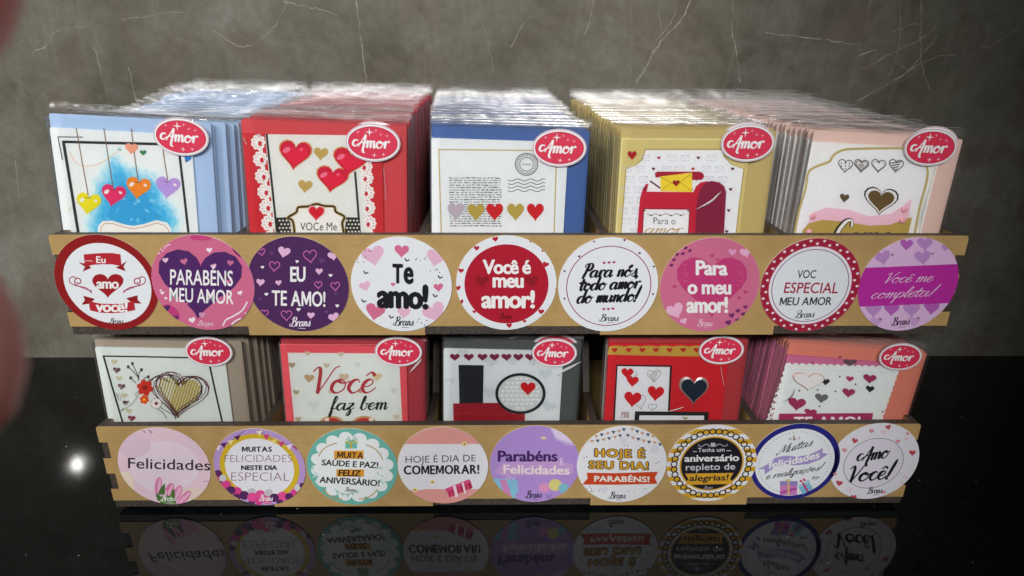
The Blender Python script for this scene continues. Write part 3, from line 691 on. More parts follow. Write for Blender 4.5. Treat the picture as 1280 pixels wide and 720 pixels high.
A = sticker(553.8, 582, '#e2e2ee', 'white sticker with salmon pink top and bottom and a red striped gift', 0, .00025); A.crop(370, 510, 3.428)
A.rect(420, 70, 840, 152, '#dc9a94', 1); A.poly([(420, 345), (530, 350), (560, 345), (840, 345), (840, 430), (420, 430)], '#dc9a94', 1)
A.text('HOJE É DIA DE', 470, 233, 770, 226, 29, '#2a2830', 4, -.004); A.text('COMEMORAR!', 462, 282, 786, 278, 37, '#101018', 4, .045, space=.95)
for i in range(6): 
    x0 = 645+i*17; A.poly([(x0, 346-i*6.5), (x0+17, 339.5-i*6.5), (x0+27, 374-i*7), (x0+12, 382-i*7)], ('#c43468', '#b41c4c')[i % 2], 4)
A.poly([(640, 343), (742, 302), (748, 316), (646, 357)], '#d24a7c', 5); A.poly([(672, 332), (684, 327), (696, 376), (684, 381)], '#f0d4e0', 6); A.poly([(710, 318), (718, 315), (730, 362), (722, 366)], '#f0d4e0', 6)
for x, y, r_ in ((722, 152, 13), (585, 315, 11), (510, 348, 12)): A.ell(x, y, r_, r_*.8, '#e6dca0', 4, n=9); A.ell(x, y, r_*.45, r_*.4, '#b08a38', 5, n=8)
stick(A)

A = sticker(668.6, 580.5, '#ac8cd0', 'violet sticker with dark purple and cream lettering among pastel balloons', 0); A.crop(600, 510, 3.428)
A.poly([(295, 70), (320, 130), (370, 155), (440, 165), (440, 60)], '#c4aee0', 1); A.poly([(300, 78), (330, 82), (380, 118), (396, 150), (330, 128)], '#dcccec', 2); A.poly([(60, 270), (100, 232), (330, 226), (400, 240), (400, 282), (100, 290)], '#c09ad0', 1)
A.text('Parabéns', 76, 226, 332, 226, 44, '#3c1c5c', 4, .035); A.text('Felicidades', 100, 278, 384, 283, 36, '#e8d8dc', 4, .03); A.text('E', 342, 240, 357, 240, 26, '#dccae8', 4, .01)
A.poly([(50, 300), (160, 305), (165, 360), (110, 375), (70, 345)], '#84b8d8', 2); A.poly([(84, 306), (112, 306), (140, 390), (110, 390)], '#cc84b8', 3); A.poly([(120, 345), (155, 350), (150, 392), (118, 388)], '#84c0d4', 3)
for x, y, r_, c1 in ((275, 340, 24, '#d890c0'), (322, 328, 28, '#d4cc7c'), (358, 342, 22, '#7cb8cc')): A.ell(x, y, r_, r_*.9, c1, 3)
A.ell(272, 126, 12, 7, '#d8c8a0', 2); A.line([(110, 302), (118, 292), (126, 302), (134, 292), (142, 303), (152, 294)], 3, '#e4d4ec', 4); A.line([(285, 368), (295, 388), (306, 366)], 3, '#6a4a90', 4)
A.logo(194, 384, 262, 382, 16, '#2c2438'); stick(A)

A = sticker(777, 580.5, '#e2e4ee', 'white sticker with yellow outlined lettering over an orange red ribbon', 0, .00025); A.crop(725, 525, 6.861)
for x, y, r_ in ((370, 170, 34), (640, 250, 40), (200, 590, 34)): A.ell(x, y, r_, r_, '#d6d8e4', 1)
A.line([(60, 160), (190, 125), (300, 95), (390, 70)], 3, '#b8a898', 2); A.line([(60, 185), (200, 160), (350, 120)], 3, '#b8a898', 2); A.line([(430, 68), (540, 105), (640, 150)], 3, '#b8a898', 2); A.line([(390, 120), (500, 160), (610, 185), (690, 200)], 3, '#b8a898', 2)
for i, (x, y) in enumerate(((138, 135), (184, 122), (236, 112), (285, 100), (332, 92), (374, 78), (100, 178), (150, 174), (200, 164), (248, 154), (298, 144), (342, 130), (444, 76), (488, 94), (532, 108), (580, 122), (622, 136), (408, 128), (452, 148), (498, 160), (544, 174), (590, 184), (638, 190), (684, 206))): A.poly([(x-17, y-12), (x+17, y-12), (x+2, y+17)], '#3c4a6c' if i % 2 else '#cc9a80', 3)
for dx, c1, o1, L1 in ((0, '#1c1a20', .085, 4), (0, '#dca42c', .03, 6)):
    g = 9 if L1 == 4 else 0
    A.text('HOJE É', 128-g, 306, 554+g, 318, 64, c1, L1, o1, space=1.12); A.text('SEU DIA!', 76-g, 409, 584+g, 420, 62, c1, L1, o1, space=1.1)
A.poly([(18, 548), (64, 495), (56, 446), (300, 450), (668, 438), (640, 490), (662, 542), (300, 550)], '#c8441e', 4)
A.text('PARABÉNS!', 120, 520, 594, 526, 46, '#eee4dc', 6, .04, space=1.06)
for k in range(18): A.ell(random.choice((random.uniform(20, 120), random.uniform(560, 680), random.uniform(90, 560))), random.uniform(565, 610) if k % 2 else random.uniform(300, 380) if False else random.uniform(570, 625), 5, 4, '#4a5470', 3, n=7)
for x, y in ((34, 322), (55, 312), (650, 365), (672, 355), (408, 214), (376, 214)): A.ell(x, y, 5, 6, '#4a5470', 3, n=7)
A.logo(246, 668, 386, 666, 30, '#24262e'); stick(A)

A = sticker(889, 579, '#e0e2e8', 'white and mustard striped sticker with a black disc inside a chain border', 0, .00025*2); A.crop(830, 525, 6.861)
for y in (95, 180, 260, 335, 415, 500, 575, 645): A.rect(0, y-22, 790, y+18, '#d0a024', 1)
A.disc(0, 0, R0*.76, '#e4e4ea', 3); A.disc(0, 0, R0*.715, '#d0a024', 4); A.disc(0, 0, R0*.695, '#e4e4ea', 4.5) if False else None
A.disc(0, 0, R0*.68, '#16141e', 5)
for k in range(38):
    t = 2*math.pi*k/38; q0, q1 = R0*.84*math.cos(t), R0*.84*math.sin(t)
    for i in range(10):
        a, b2 = 2*math.pi*i/10, 2*math.pi*(i+1)/10
        A.local([(q0+R0*.055*math.cos(a), q1+R0*.055*math.sin(a)), (q0+R0*.082*math.cos(a), q1+R0*.082*math.sin(a)), (q0+R0*.082*math.cos(b2), q1+R0*.082*math.sin(b2)), (q0+R0*.055*math.cos(b2), q1+R0*.055*math.sin(b2))], '#1a1820', 5+.8*(k % 2))
A.text('Tenha um', 288, 268, 516, 264, 36, '#dcd8e0', 7, .004); A.line([(244, 264), (278, 263)], 5, '#dcd8e0', 7); A.line([(532, 256), (570, 255)], 5, '#dcd8e0', 7)
A.text('aniversário', 172, 350, 640, 342, 56, '#e8e6ec', 7, .032); A.text('repleto de', 184, 424, 606, 416, 54, '#d4d2da', 7, .006)
A.poly([(176, 452), (592, 446), (562, 494), (590, 540), (178, 548), (206, 498)], '#d4a02a', 6); A.text('alegrias!', 212, 516, 552, 508, 50, '#1c161c', 8, .024, .12)
A.line([(290, 200), (300, 216), (330, 216), (345, 204), (372, 202), (380, 216), (400, 204)], 5, '#b8b8c0', 7, smooth=True); A.line([(540, 198), (530, 214), (500, 214), (485, 202), (458, 200), (450, 214), (432, 203)], 5, '#b8b8c0', 7, smooth=True)
A.rect(398, 188, 436, 222, '#b8b8c0', 7); A.logo(336, 584, 410, 580, 14, '#a8a6b0', 7); stick(A)

A = sticker(993.5, 577.5, '#22227a', 'white sticker with navy rim, a lilac ribbon and two small gifts', 0); A.crop(940, 525, 6.857)
cx, cz = A.P(364, 364); A.disc(cx, cz, .0296, '#e0e4f0', 1)
for k in range(64):
    t = 2*math.pi*k/64; A.local([(cx+.0268*math.cos(t)+.00035*math.cos(q), cz+.0268*math.sin(t)+.00035*math.sin(q)) for q in (0, 1.05, 2.1, 3.14, 4.2, 5.24)], '#30344a', 2)
A.script('Muitas', 206, 296, 520, 212, 36, '#1a1e28', 4, .2, .45, .55)
A.poly([(44, 420), (130, 378), (200, 318), (280, 302), (380, 310), (480, 296), (560, 262), (606, 232), (600, 280), (652, 284), (580, 336), (480, 374), (380, 384), (280, 382), (190, 402), (108, 464), (104, 416)], '#a090c8', 3)
A.text('felicidades', 140, 412, 578, 318, 58, '#eeeaf4', 5, .03, .1, arc=-6)
A.script('e realizações!', 120, 504, 622, 418, 28, '#1a1e28', 4, .24, .45, .55)
A.rect(238, 520, 384, 640, '#c47cbc', 3); A.rect(236, 520, 388, 556, '#8c84bc', 4); A.poly([(240, 610), (384, 570), (384, 592), (240, 632)], '#b04c9c', 4); A.rect(302, 520, 318, 640, '#d8b070', 5); A.ell(308, 512, 22, 10, '#c8c088', 5)
A.poly([(388, 560), (478, 512), (520, 586), (432, 636)], '#7cb4d0', 3); A.poly([(388, 556), (482, 506), (494, 526), (400, 578)], '#a8ccd8', 4); A.poly([(424, 540), (440, 532), (484, 606), (468, 614)], '#b83c70', 5); A.ell(418, 520, 14, 10, '#c83c70', 5, .5); A.ell(444, 508, 14, 10, '#c83c70', 5, .5)
A.poly([(345, 172), (354, 120), (378, 170)], '#9c9484', 3); A.poly([(305, 165), (330, 140), (342, 170)], '#c0bcc8', 3); A.poly([(384, 168), (404, 134), (412, 160)], '#c0bcc8', 3); A.logo(506, 506, 576, 492, 13, '#30343e'); stick(A)

A = sticker(1092, 577, '#e0dfe8', 'white sticker with a thin grey circle, heavy black script and a few red hearts', 0, -.0); A.crop(1000, 480, 3)
cx, cz = A.P(274, 297); A.disc(cx, cz, .0222, '#dedae6', 1)
for i in range(64):
    a, b2 = 2*math.pi*i/64, 2*math.pi*(i+1)/64
    A.local([(cx+.0219*math.cos(a), cz+.0219*math.sin(a)), (cx+.0223*math.cos(a), cz+.0223*math.sin(a)), (cx+.0223*math.cos(b2), cz+.0223*math.sin(b2)), (cx+.0219*math.cos(b2), cz+.0219*math.sin(b2))], '#5a5560', 2)
hearts(A, 2, [(204, 213, 24), (330, 162, 22), (420, 258, 26), (146, 372, 26), (200, 425, 24)], '#b84a58'); hearts(A, 2, [(266, 176, 20), (165, 248, 20), (366, 215, 18), (130, 338, 14), (312, 405, 16), (402, 186, 14)], '#d48a98'); hearts(A, 1, [(312, 182, 24), (398, 205, 22), (186, 398, 24), (395, 350, 22), (380, 370, 16)], '#e2ccd6')
A.script('Amo', 214, 292, 338, 272, 26, '#16161e', 4, .36, .3, .4); A.script('Você!', 188, 366, 358, 350, 30, '#16161e', 4, .36, .3, .4)
A.logo(250, 410, 306, 406, 12, '#30303a'); stick(A)
# ------------------------------------------------------------------ greeting cards in clear sleeves
FILM = make_film('clear sleeve film', .006, .07, .12, (22, 22, 22))
CREST = make_film('crinkled sleeve top film', .024, .24, .11, (9, 55, 55), .5)
SEAM = make_film('sleeve side seam film', .16, .3, .1, (30, 30, 30), .6, .3)
BRIGHT_EDGE = make_film('sleeve bright edge film', .22, .25, .2, (30, 30, 30), .6, .3)
FOLD_GLARE = make_film('painted fold glare film', .62, .2, .1, (30, 30, 30), 1.0, .0)
class Frame:
    def __init__(s, TL, TR, yb, zf, lean, tilt):
        b = math.radians(lean); t = tilt
        s.ey = Vector((math.sin(t), math.cos(t)*math.sin(b), math.cos(t)*math.cos(b))).normalized()
        s.ex = Vector((math.cos(t), 0, -math.sin(t))); s.ex = (s.ex - s.ey*s.ex.dot(s.ey)).normalized()
        s.n = s.ex.cross(s.ey)
        h = .134
        for _ in range(6):
            yt = yb+h*s.ey.y
            a, c = onY(*TL, yt), onY(*TR, yt); p = (a+c)/2; h = (p.z-zf)/s.ey.z
        s.h = h; s.w = (c-a).length; s.O = Vector((p.x-h*s.ey.x, yb, zf))
    def matrix(s):
        m = Matrix((s.ex, s.ey, s.n)).transposed().to_4x4(); m.translation = s.O; return m
    def plane(s, d): return Plane(s.O+s.n*d, s.ex, s.ey)

def slab(x0, y0, x1, y1, z0, z1, m, bow=0.0, mb=None, r=.0012):
    """a sheet of card with slightly rounded corners"""
    mb = mb or MB(); P = []
    for cx, cy, a0 in ((x0+r, y0+r, 180), (x1-r, y0+r, 270), (x1-r, y1-r, 0), (x0+r, y1-r, 90)):
        for k in range(4):
            t = math.radians(a0+k*30); P.append((cx+r*math.cos(t), cy+r*math.sin(t)))
    mb.prism(P, 2, z1, z0, m, m); return mb
def sleeve(w, h, seed, top=.0055, front=False):
    rr = random.Random(seed); mb = MB(); nx = 30; X = [(-w/2-.0013)+(w+.0026)*i/nx for i in range(nx+1)]
    ph = [rr.uniform(0, 6.28) for _ in range(6)]; am = [rr.uniform(.3, 1) for _ in range(6)]
    def wav(x, k=1): 
        u = x/w*6.28
        return (am[0]*math.sin(u*1.1*k+ph[0])+am[1]*math.sin(u*2.3*k+ph[1])+am[2]*.8*math.sin(u*4.7*k+ph[2])+am[3]*.5*math.sin(u*9.1*k+ph[3])+am[4]*.3*math.sin(u*15*k+ph[4]))/2.2
    rows = [(.0006, .0028, 0), (.4*h, .0030, .0001), (.75*h, .0030, .0002), (h-.008, .0029, .00025), (h-.0015, .0027, .0003), (h+.0012, .0022, .0006), (h+.0012+top*.35, .0010, .0010), (h+.0012+top*.7, -.0006, .0014), (h+.0012+top, -.0020, .0016)]
    V = []
    for j, (y, z, a) in enumerate(rows):
        for i, x in enumerate(X):
            e = 1-(2*i/nx-1)**8
            edge = .0014*(wav(x, 2) if j == len(rows)-1 else 0)
            V.append((x, y+edge*.7+a*.4*wav(x+.01*j, 1.3), (z if e > .2 else z*.5)+a*.6*wav(x+.004*j)))
    for j0, j1, mt in ((0, 5, FILM), (5, len(rows)-1, CREST)):
        mb.mesh(V, [(j*(nx+1)+i, j*(nx+1)+i+1, (j+1)*(nx+1)+i+1, (j+1)*(nx+1)+i) for j in range(j0, j1) for i in range(nx)], mt)
    rows2 = [(.0006, -.0016, 0), (.5*h, -.0017, .0001), (h-.003, -.0017, .0002), (h+.002, -.0020, .0005), (h+top*.8, -.0030, .0012), (h+top*1.5, -.0036, .0016)]
    V = []
    for j, (y, z, a) in enumerate(rows2):
        for i, x in enumerate(X): V.append((x, y+(.001*wav(x+.02, 1.7) if j == len(rows2)-1 else 0), z+a*wav(x+.03, .8)))
    for j0, j1, mt in ((0, 3, FILM), (3, len(rows2)-1, CREST)):
        mb.mesh(V, [(j*(nx+1)+i, (j+1)*(nx+1)+i, (j+1)*(nx+1)+i+1, j*(nx+1)+i+1) for j in range(j0, j1) for i in range(nx)], mt)
    # whiter strip added along the sleeve mouth, painting the film edge's bright line
    top_i = len(rows2)-1; H = V[top_i*(nx+1):(top_i+1)*(nx+1)]
    mb.mesh([p for p in H]+[(p[0], p[1]+.00035, p[2]+.0001) for p in H], [(i, nx+1+i, nx+2+i, i+1) for i in range(nx)], BRIGHT_EDGE)
    # welded side seams
    for x in (X[0], X[-1]):
        mb.face([(x, .0006, .0015), (x, h-.002, .0015), (x, h-.002, -.0017), (x, .0006, -.0016)], SEAM)
    return mb
# the oval seal printed with the word Amor, drawn once in millimetres
class Flat:
    def at(s, u, v): return (u*1e-3, -v*1e-3)
def seal_mesh():
    A = Art(Flat(), .00012); k = .04/810*1000  # mm per unit of the drawing
    def T(x, y): return ((x-552)*k, (y-365)*k)
    A.P = lambda x, y: ((x-552)*k*1e-3, -(y-365)*k*1e-3*1.02)
    n = 56; ring = [(.0203*math.cos(2*math.pi*i/n), .0139*math.sin(2*math.pi*i/n)) for i in range(n)]
    A.mb.prism(ring, 2, .00011, 0, ink('#eadfe6'), ink('#c8c0c4'))
    A.ell(552, 365, 404, 268, '#8c4058', 0, n=56); A.ell(552, 365, 397, 262, '#f0e6ec', 1, n=56); A.ell(552, 367, 372, 236, '#8c2c48', 2, n=56); A.ell(552, 368, 366, 230, '#d2304f', 3, n=56)
    A.script('Amor', 252, 440, 800, 440, 98, '#fbeef2', 4, .34, .12, .5)
    for x, y, r_, c in ((503, 215, 66, '#fdf2f5'), (570, 545, 40, '#f6d8e0'), (708, 532, 30, '#f6d8e0')): A.star4(x, y, r_, c, 4)
    for x, y in ((335, 218), (600, 188), (672, 243), (765, 258)): A.star4(x, y, 30, '#f0a8b8', 4); A.ell(x, y, 10, 9, '#f0a8b8', 5, n=8)
    return A.mb
SEAL = None
def seal(parent, P, rot=0.0, z=.0031, s=1.0):
    global SEAL
    if SEAL is None:
        o = seal_mesh().build('oval_seal', parent); SEAL = o.data
    else:
        o = bpy.data.objects.new('oval_seal', SEAL); COL.objects.link(o); o.parent = parent
    o.location = (P[0], P[1], z); o.rotation_euler = (0, 0, rot); o.scale = (s*.86, s*.86, 1)
    return o
ZFU, ZFL = ZU+.0064, .0064
STACK = {}
def card(label, TL, TR, seal_px, env, tier, tilt, lean, printed, art, envrough=.55, group=None, srot=0.0, ss=1.0, glare_creases=()):
    """front card: envelope, printed card with artwork, sleeve and oval seal. printed = crop, top-left, right-edge point, colour"""
    zf = ZFU if tier else ZFL
    F = Frame(TL, TR, .0108, zf, lean, tilt)
    root = empty('greeting_card'); root.matrix_world = F.matrix(); tag(root, label, 'greeting card', group)
    em = paper('envelope paper '+env.strip('#'), env)
    slab(-F.w/2, .0003, F.w/2, F.h, -.0012, .0001, em).build('envelope', root)
    crop, tl, rt, col, left = printed
    A = Art(F.plane(.0016), .0016); A.crop(*crop); A.F = F
    u0, v1 = A.P(*tl); u1, _ = A.P(*rt)
    u0 = max(u0, -F.w/2+.0002) if left is None else A.P(*left)[0]
    A.u0, A.u1, A.v1 = u0, u1, v1
    slab(u0, .0008, u1, v1, .0004, .0016, ink(col, .5), mb=A.mb)
    A.charms = []
    art(A)
    po = A.mb.build('printed_card', root)
    for fn in A.charms: fn(po)
    sb = sleeve(F.w, F.h, hash_(label), .0045)
    C = Art(F.plane(.0032), 0); C.crop(*crop)
    for pts, wd in glare_creases:          # film folds, their glare streaks painted as whitish ribbons
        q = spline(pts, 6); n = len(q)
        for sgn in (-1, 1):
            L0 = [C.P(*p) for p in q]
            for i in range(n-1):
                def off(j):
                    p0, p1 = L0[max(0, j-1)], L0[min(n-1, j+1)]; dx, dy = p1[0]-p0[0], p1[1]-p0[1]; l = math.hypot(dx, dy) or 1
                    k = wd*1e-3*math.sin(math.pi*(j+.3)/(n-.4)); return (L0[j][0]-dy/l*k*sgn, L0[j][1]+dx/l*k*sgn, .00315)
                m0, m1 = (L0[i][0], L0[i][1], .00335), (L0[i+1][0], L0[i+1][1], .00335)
                f = [m0, m1, off(i+1), off(i)]; sb.face(f if sgn < 0 else f[::-1], FOLD_GLARE)
    sb.build('sleeve', root, True)
    S = Art(F.plane(.0038), 0); S.crop(0, 0, 1)
    seal(root, S.P(*seal_px), srot, .0032, ss)
    return F
def hash_(t): return sum((i+1)*ord(c) for i, c in enumerate(t)) % 99991
def clipy(A, y=690): pass
def stack(F, n, env, label, group, drift, rise, tier, pitch=.0055, white='#dcdedd', first=(), wscale=1.0, edge=(.0, .009), prof=None, seal_px=None, keep=.25, squash=1.0):
    """the cards packed behind a front card, each its own thing"""
    rr = random.Random(hash_(label)); em = paper('envelope paper '+env.strip('#'), env); wm = paper('card stock '+white.strip('#'), white)
    w, h = F.w*wscale, F.h
    e_o = slab(-w/2, .0003, w/2, h, -.0018, .0004, em).build('envelope')
    p_o = slab(-w/2+edge[0], .0008, w/2-edge[1], h-.006, .0006, .0028, wm).build('printed_card')
    sl = [sleeve(w, h, hash_(label)+k, .0022+.0013*k).build('sleeve', None, True) for k in range(4)]
    proto = [e_o, p_o]+sl; used = set()
    for i in range(1, n+1):
        t = i/ max(n, 38); lean = 1-.8*min(1, t*1.6)
        b = math.asin(max(-1, min(1, F.ey.y)))*lean+math.radians(rr.uniform(-.25, .25)); base = math.atan2(F.ey.x, F.ey.z)
        tl = base*(1-min(1, i/12.)*(1-keep))+rr.uniform(-.007, .007)
        ey = Vector((math.sin(tl), math.cos(tl)*math.sin(b), math.cos(tl)*math.cos(b))); ex = Vector((math.cos(tl), 0, -math.sin(tl))); ex = (ex-ey*ex.dot(ey)).normalized(); nn = ex.cross(ey)
        off = first[i-1] if i <= len(first) else (first[-1]*max(0, 1-(i-len(first))/14) if first else 0)
        p = F.O+Vector((drift*t+off+rr.uniform(-.0004, .0004), pitch*i, (prof(t) if prof else rise*t*.55)+rr.uniform(-.0008, .0010)))
        m = Matrix((ex, ey, nn*squash)).transposed().to_4x4(); m.translation = p
        root = bpy.data.objects.new('greeting_card', None); root.empty_display_size = .02; COL.objects.link(root); root.matrix_world = m
        tag(root, label, 'greeting card', group)
        s0 = sl[min(3, max(0, int(t*3.4+rr.uniform(-.5, .6))))]
        for src in (e_o, p_o, s0):
            if src in used: o = src.copy(); COL.objects.link(o)
            else: o = src; used.add(src)
            o.parent = root
            if src in sl: o.scale = (rr.choice((1, -1)), 1, 1)
        if i == 1 and seal_px:
            S = Art(Plane(p+nn*.0036, ex, ey), 0); S.crop(0, 0, 1); seal(root, S.P(*seal_px), rr.uniform(-.09, .09), .0032)
    for o in sl:
        if o not in used: bpy.data.objects.remove(o)

GOLD = '#bfa24e'
# ---- upper row
def art(A):
    rr = random.Random(11); key = [(700, 700), (722, 640), (700, 590), (665, 560), (655, 500), (618, 468), (570, 450), (520, 440), (486, 398), (455, 400), (440, 450), (404, 500), (398, 560), (384, 610), (372, 660), (380, 700)]
    cols = ['#d9e8ea', '#c2e0e8', '#9fd6e8', '#7ac8e4', '#5abce0', '#44b0dc', '#3aa8d8', '#36a2d4']
    for q, cc in enumerate(cols):
        f = 1.20-.078*q; pts = []
        for i in range(len(key)):
            (xa, ya), (xb, yb_) = key[i], key[(i+1) % len(key)]
            for t in (0, .25, .5, .75): pts.append((xa+(xb-xa)*t, ya+(yb_-ya)*t))
        out = []
        for (x, y) in pts[:-3]:
            j = rr.uniform(-.045, .045); out.append((555+(x-555)*(f+j), min(700, 650+(y-650)*(f+j*1.2))))
        A.poly(out, cc, 1+q*.35)
    for k in range(26): A.ell(rr.uniform(400, 690), rr.uniform(470, 640), rr.uniform(3, 16), rr.uniform(2, 9), rr.choice(('#5cbce2', '#2e98cc', '#74c6e6')), 3.9, rr.uniform(0, 3), 9)
    A.line([(258, 318), (420, 322), (640, 327), (736, 330)], 11, '#22262e', 4); A.line([(259, 314), (290, 500), (322, 700)], 12, '#22262e', 4); A.line([(733, 360), (752, 520), (772, 700)], 10, '#22262e', 4)
    A.line([(236, 298), (340, 299)], 4, '#3a3e46', 4); A.line([(237, 297), (256, 392)], 4, '#3a3e46', 4); A.line([(756, 368), (762, 402)], 5, '#20305c', 4)
    A.line([(285, 360), (320, 410), (400, 410), (490, 350)], 5, '#e6cdb8', 2, smooth=True); A.line([(280, 600), (320, 560)], 4, '#d8cca8', 2)
    for (a, b), (x, y, c, r) in zip(((312, 262), (425, 262), (537, 264), (664, 330)), ((362, 574, '#e2d51c', .15), (463, 540, '#dc2c66', .18), (565, 510, '#ee8620', .15), (686, 508, '#b496d6', .12))):
        A.line([(a, b), ((a+x)/2-1, (b+y)/2-20), (x, y-34)], 4, '#80644c', 5)
        A.heart(x, y, 102, 92, c, 6, r); A.heart(x-4, y+6, 78, 66, c, 6.6, r); A.ell(x-26, y-18, 12, 8, '#f4e8dc', 7, -.6, 10); A.ell(x+30, y-14, 8, 5, '#f4e8dc', 7, .6, 10)
        A.line([(x-12, y-30), (x, y-24), (x+12, y-32)], 3, '#4a3a30', 7)
    A.heart(538, 348, 54, 46, '#e69a7e', 6, .1); A.heart(586, 364, 28, 23, '#347c50', 6); A.ell(489, 349, 9, 7, '#9ccac0', 6, n=10); A.heart(768, 388, 30, 28, '#2c7cd0', 6, .2)
    A.poly([(398, 720), (402, 662), (420, 642), (460, 640), (510, 656), (545, 662), (590, 654), (640, 638), (684, 648), (700, 672), (706, 720)], '#e8e6e0', 7)
    A.line([(412, 720), (414, 668), (430, 652), (460, 652), (512, 668), (545, 674), (592, 666), (640, 650), (676, 660), (690, 680), (694, 720)], 3, '#c48c70', 8)
FR = {}
FR[1] = card('white card with four coloured hearts hanging on strings', (62, 146), (263, 149), (226, 171), '#a9c4e6', 1, .055, 4,
     ((0, 80, 3.272), (203, 258), (789, 400), '#e2e7e6', (203, 262)), art, srot=-.02)
def art(A):
    A.poly([(168, 287), (560, 292), (600, 710), (208, 710)], '#dcdfda', 1)
    for k, (x, y) in enumerate(((140, 320), (148, 388), (156, 458), (166, 522), (174, 585), (182, 650), (190, 712))):
        for i in range(9): A.ell(x+22*math.cos(i*.698), y+24*math.sin(i*.698), 9, 9, '#efe9e4', 2, n=10)
        A.ell(x, y, 22, 24, '#efe9e4', 3, n=16); A.ell(x+7, y+5, 8, 11, '#c01830', 4, n=10); 
        for i in range(9): A.ell(x+18*math.cos(i*.698), y+20*math.sin(i*.698), 2.5, 2.5, '#b85058', 4, n=6)
    A.poly([(134, 287), (150, 287), (205, 710), (188, 710)], '#efe9e4', 2)
    for k, (x, y) in enumerate(((580, 420), (584, 466), (588, 526), (592, 588), (596, 652), (600, 712))):
        for i in range(9): A.ell(x+20*math.cos(i*.698), y+23*math.sin(i*.698), 8, 9, '#efe9e4', 2, n=10)
        A.ell(x, y, 20, 23, '#efe9e4', 3, n=16); A.ell(x-6, y+4, 7, 10, '#c01830', 4, n=10)
        for i in range(9): A.ell(x+16*math.cos(i*.698), y+19*math.sin(i*.698), 2.5, 2.5, '#b85058', 4, n=6)
    A.line([(174, 286), (196, 490), (218, 700)], 9, '#2a2826', 5); A.line([(536, 440), (546, 560), (556, 700)], 9, '#2a2826', 5)
    for x, y, w, h, r in ((290, 375, 130, 118, .12), (514, 402, 138, 112, .15), (441, 474, 128, 104, .15)):
        A.heart(x, y, w+10, h+9, '#c89858', 5, r); A.heart(x, y, w, h, '#c60c34', 5.6, r); A.heart(x+2, y+4, w*.74, h*.68, '#d8163f', 6.2, r); A.ell(x-w*.26, y-h*.2, w*.13, h*.09, '#ea7090', 7, -.5, 14); A.ell(x+w*.2, y-h*.22, w*.06, h*.05, '#e65a7c', 7, -.5, 10)
    for x, y, r in ((396, 369, .1), (332, 502, .1)): A.heart(x, y, 60, 54, '#b89c54', 5, r)
    A.poly([(215, 628), (268, 626), (280, 720), (220, 720)], '#24221f', 5); A.poly([(500, 626), (552, 628), (558, 720), (490, 720)], '#24221f', 5)
    for i in range(5):
        for j in range(4):
            A.ell(228+j*14+(i % 2)*7, 640+i*15, 4, 4, '#e4e0d8', 6, n=7); A.ell(503+j*14+(i % 2)*7, 640+i*15, 4, 4, '#e4e0d8', 6, n=7)
    fr = [(284, 720), (288, 680), (280, 640), (262, 628), (296, 606), (304, 586), (345, 582), (378, 572), (410, 580), (450, 583), (458, 604), (492, 624), (484, 650), (490, 690), (494, 720)]
    A.poly(fr, '#e6e6e0', 6); A.line(fr, 13, '#b89a50', 7, smooth=True); A.line(fr, 7, '#1c1a18', 8, smooth=True)
    A.heart(378, 612, 72, 66, '#e4a8ac', 8.5, .05); A.heart(378, 612, 62, 58, '#cc1028', 9, .05)
    A.text('VOCe Me', 312, 680, 462, 680, 32, '#2c2a28', 9, .0)
FR[2] = card('red card with white lace edges, glossy red hearts and the words VOCE ME', (302, 155), (508, 152), (466, 178.5), '#cc3c44', 1, .037, 3,
     ((280, 80, 3.271), (72, 281), (648, 420), '#c2202a', (76, 300)), art, glare_creases=(([(78, 300), (92, 330)], .5), ([(652, 420), (662, 560)], .35)))
def art(A):
    A.line([(92, 350), (330, 352), (576, 354)], 5, '#b8a468', 2); A.line([(93, 348), (98, 520), (104, 710)], 5, '#b8a468', 2); A.line([(575, 352), (570, 520), (564, 710)], 5, '#b8a468', 2)
    rr = random.Random(3)
    for r in range(21):
        y = 466+r*9.8; x = 134+rr.uniform(0, 3)+r*.15
        while x < 346:
            l = rr.uniform(5, 22)
            A.line([(x, y+rr.uniform(-1, 1)), (min(350, x+l), y+rr.uniform(-1, 1))], rr.uniform(2.5, 4.2), rr.choice(('#3c3e42', '#54565a', '#6a6c70')), 2); x += l+rr.uniform(2, 7)
    for r, w in ((46, 3.5), (40, 2), (28, 2.5)): A.line([(452+r*math.cos(t), 410+r*.98*math.sin(t)) for t in (i*.2244 for i in range(28))], w, '#3c4048', 2, closed=True)
    A.text('EXPRESS', 432, 414, 472, 414, 7, '#3c4048', 2)
    for i in range(22): A.line([(452+31*math.cos(i*.285), 410+31*math.sin(i*.285)), (452+37*math.cos(i*.285), 410+37*math.sin(i*.285))], 3, '#3c4048', 2)
    for k in range(4): A.line([(376+i*7.6, 474+k*14.5+4.5*math.sin(i*.9)) for i in range(21)], 3, '#484c54', 2)
    for x, y, c in ((163, 605, '#b6a8b4'), (245, 608, '#b09a44'), (322, 607, '#c4161f'), (407, 607, '#b09a44'), (488, 607, '#c4161f')): A.heart(x, y, 70, 74, c, 4, 0)
FR[3] = card('white card with a printed text block, postmark and a row of five hearts', (540.8, 162), (737.7, 161), (699.5, 185), '#3c5f9e', 1, .028, 3,
     ((520, 80, 3.271), (62, 302), (616, 450), '#dfe3e4', (63, 310)), art)
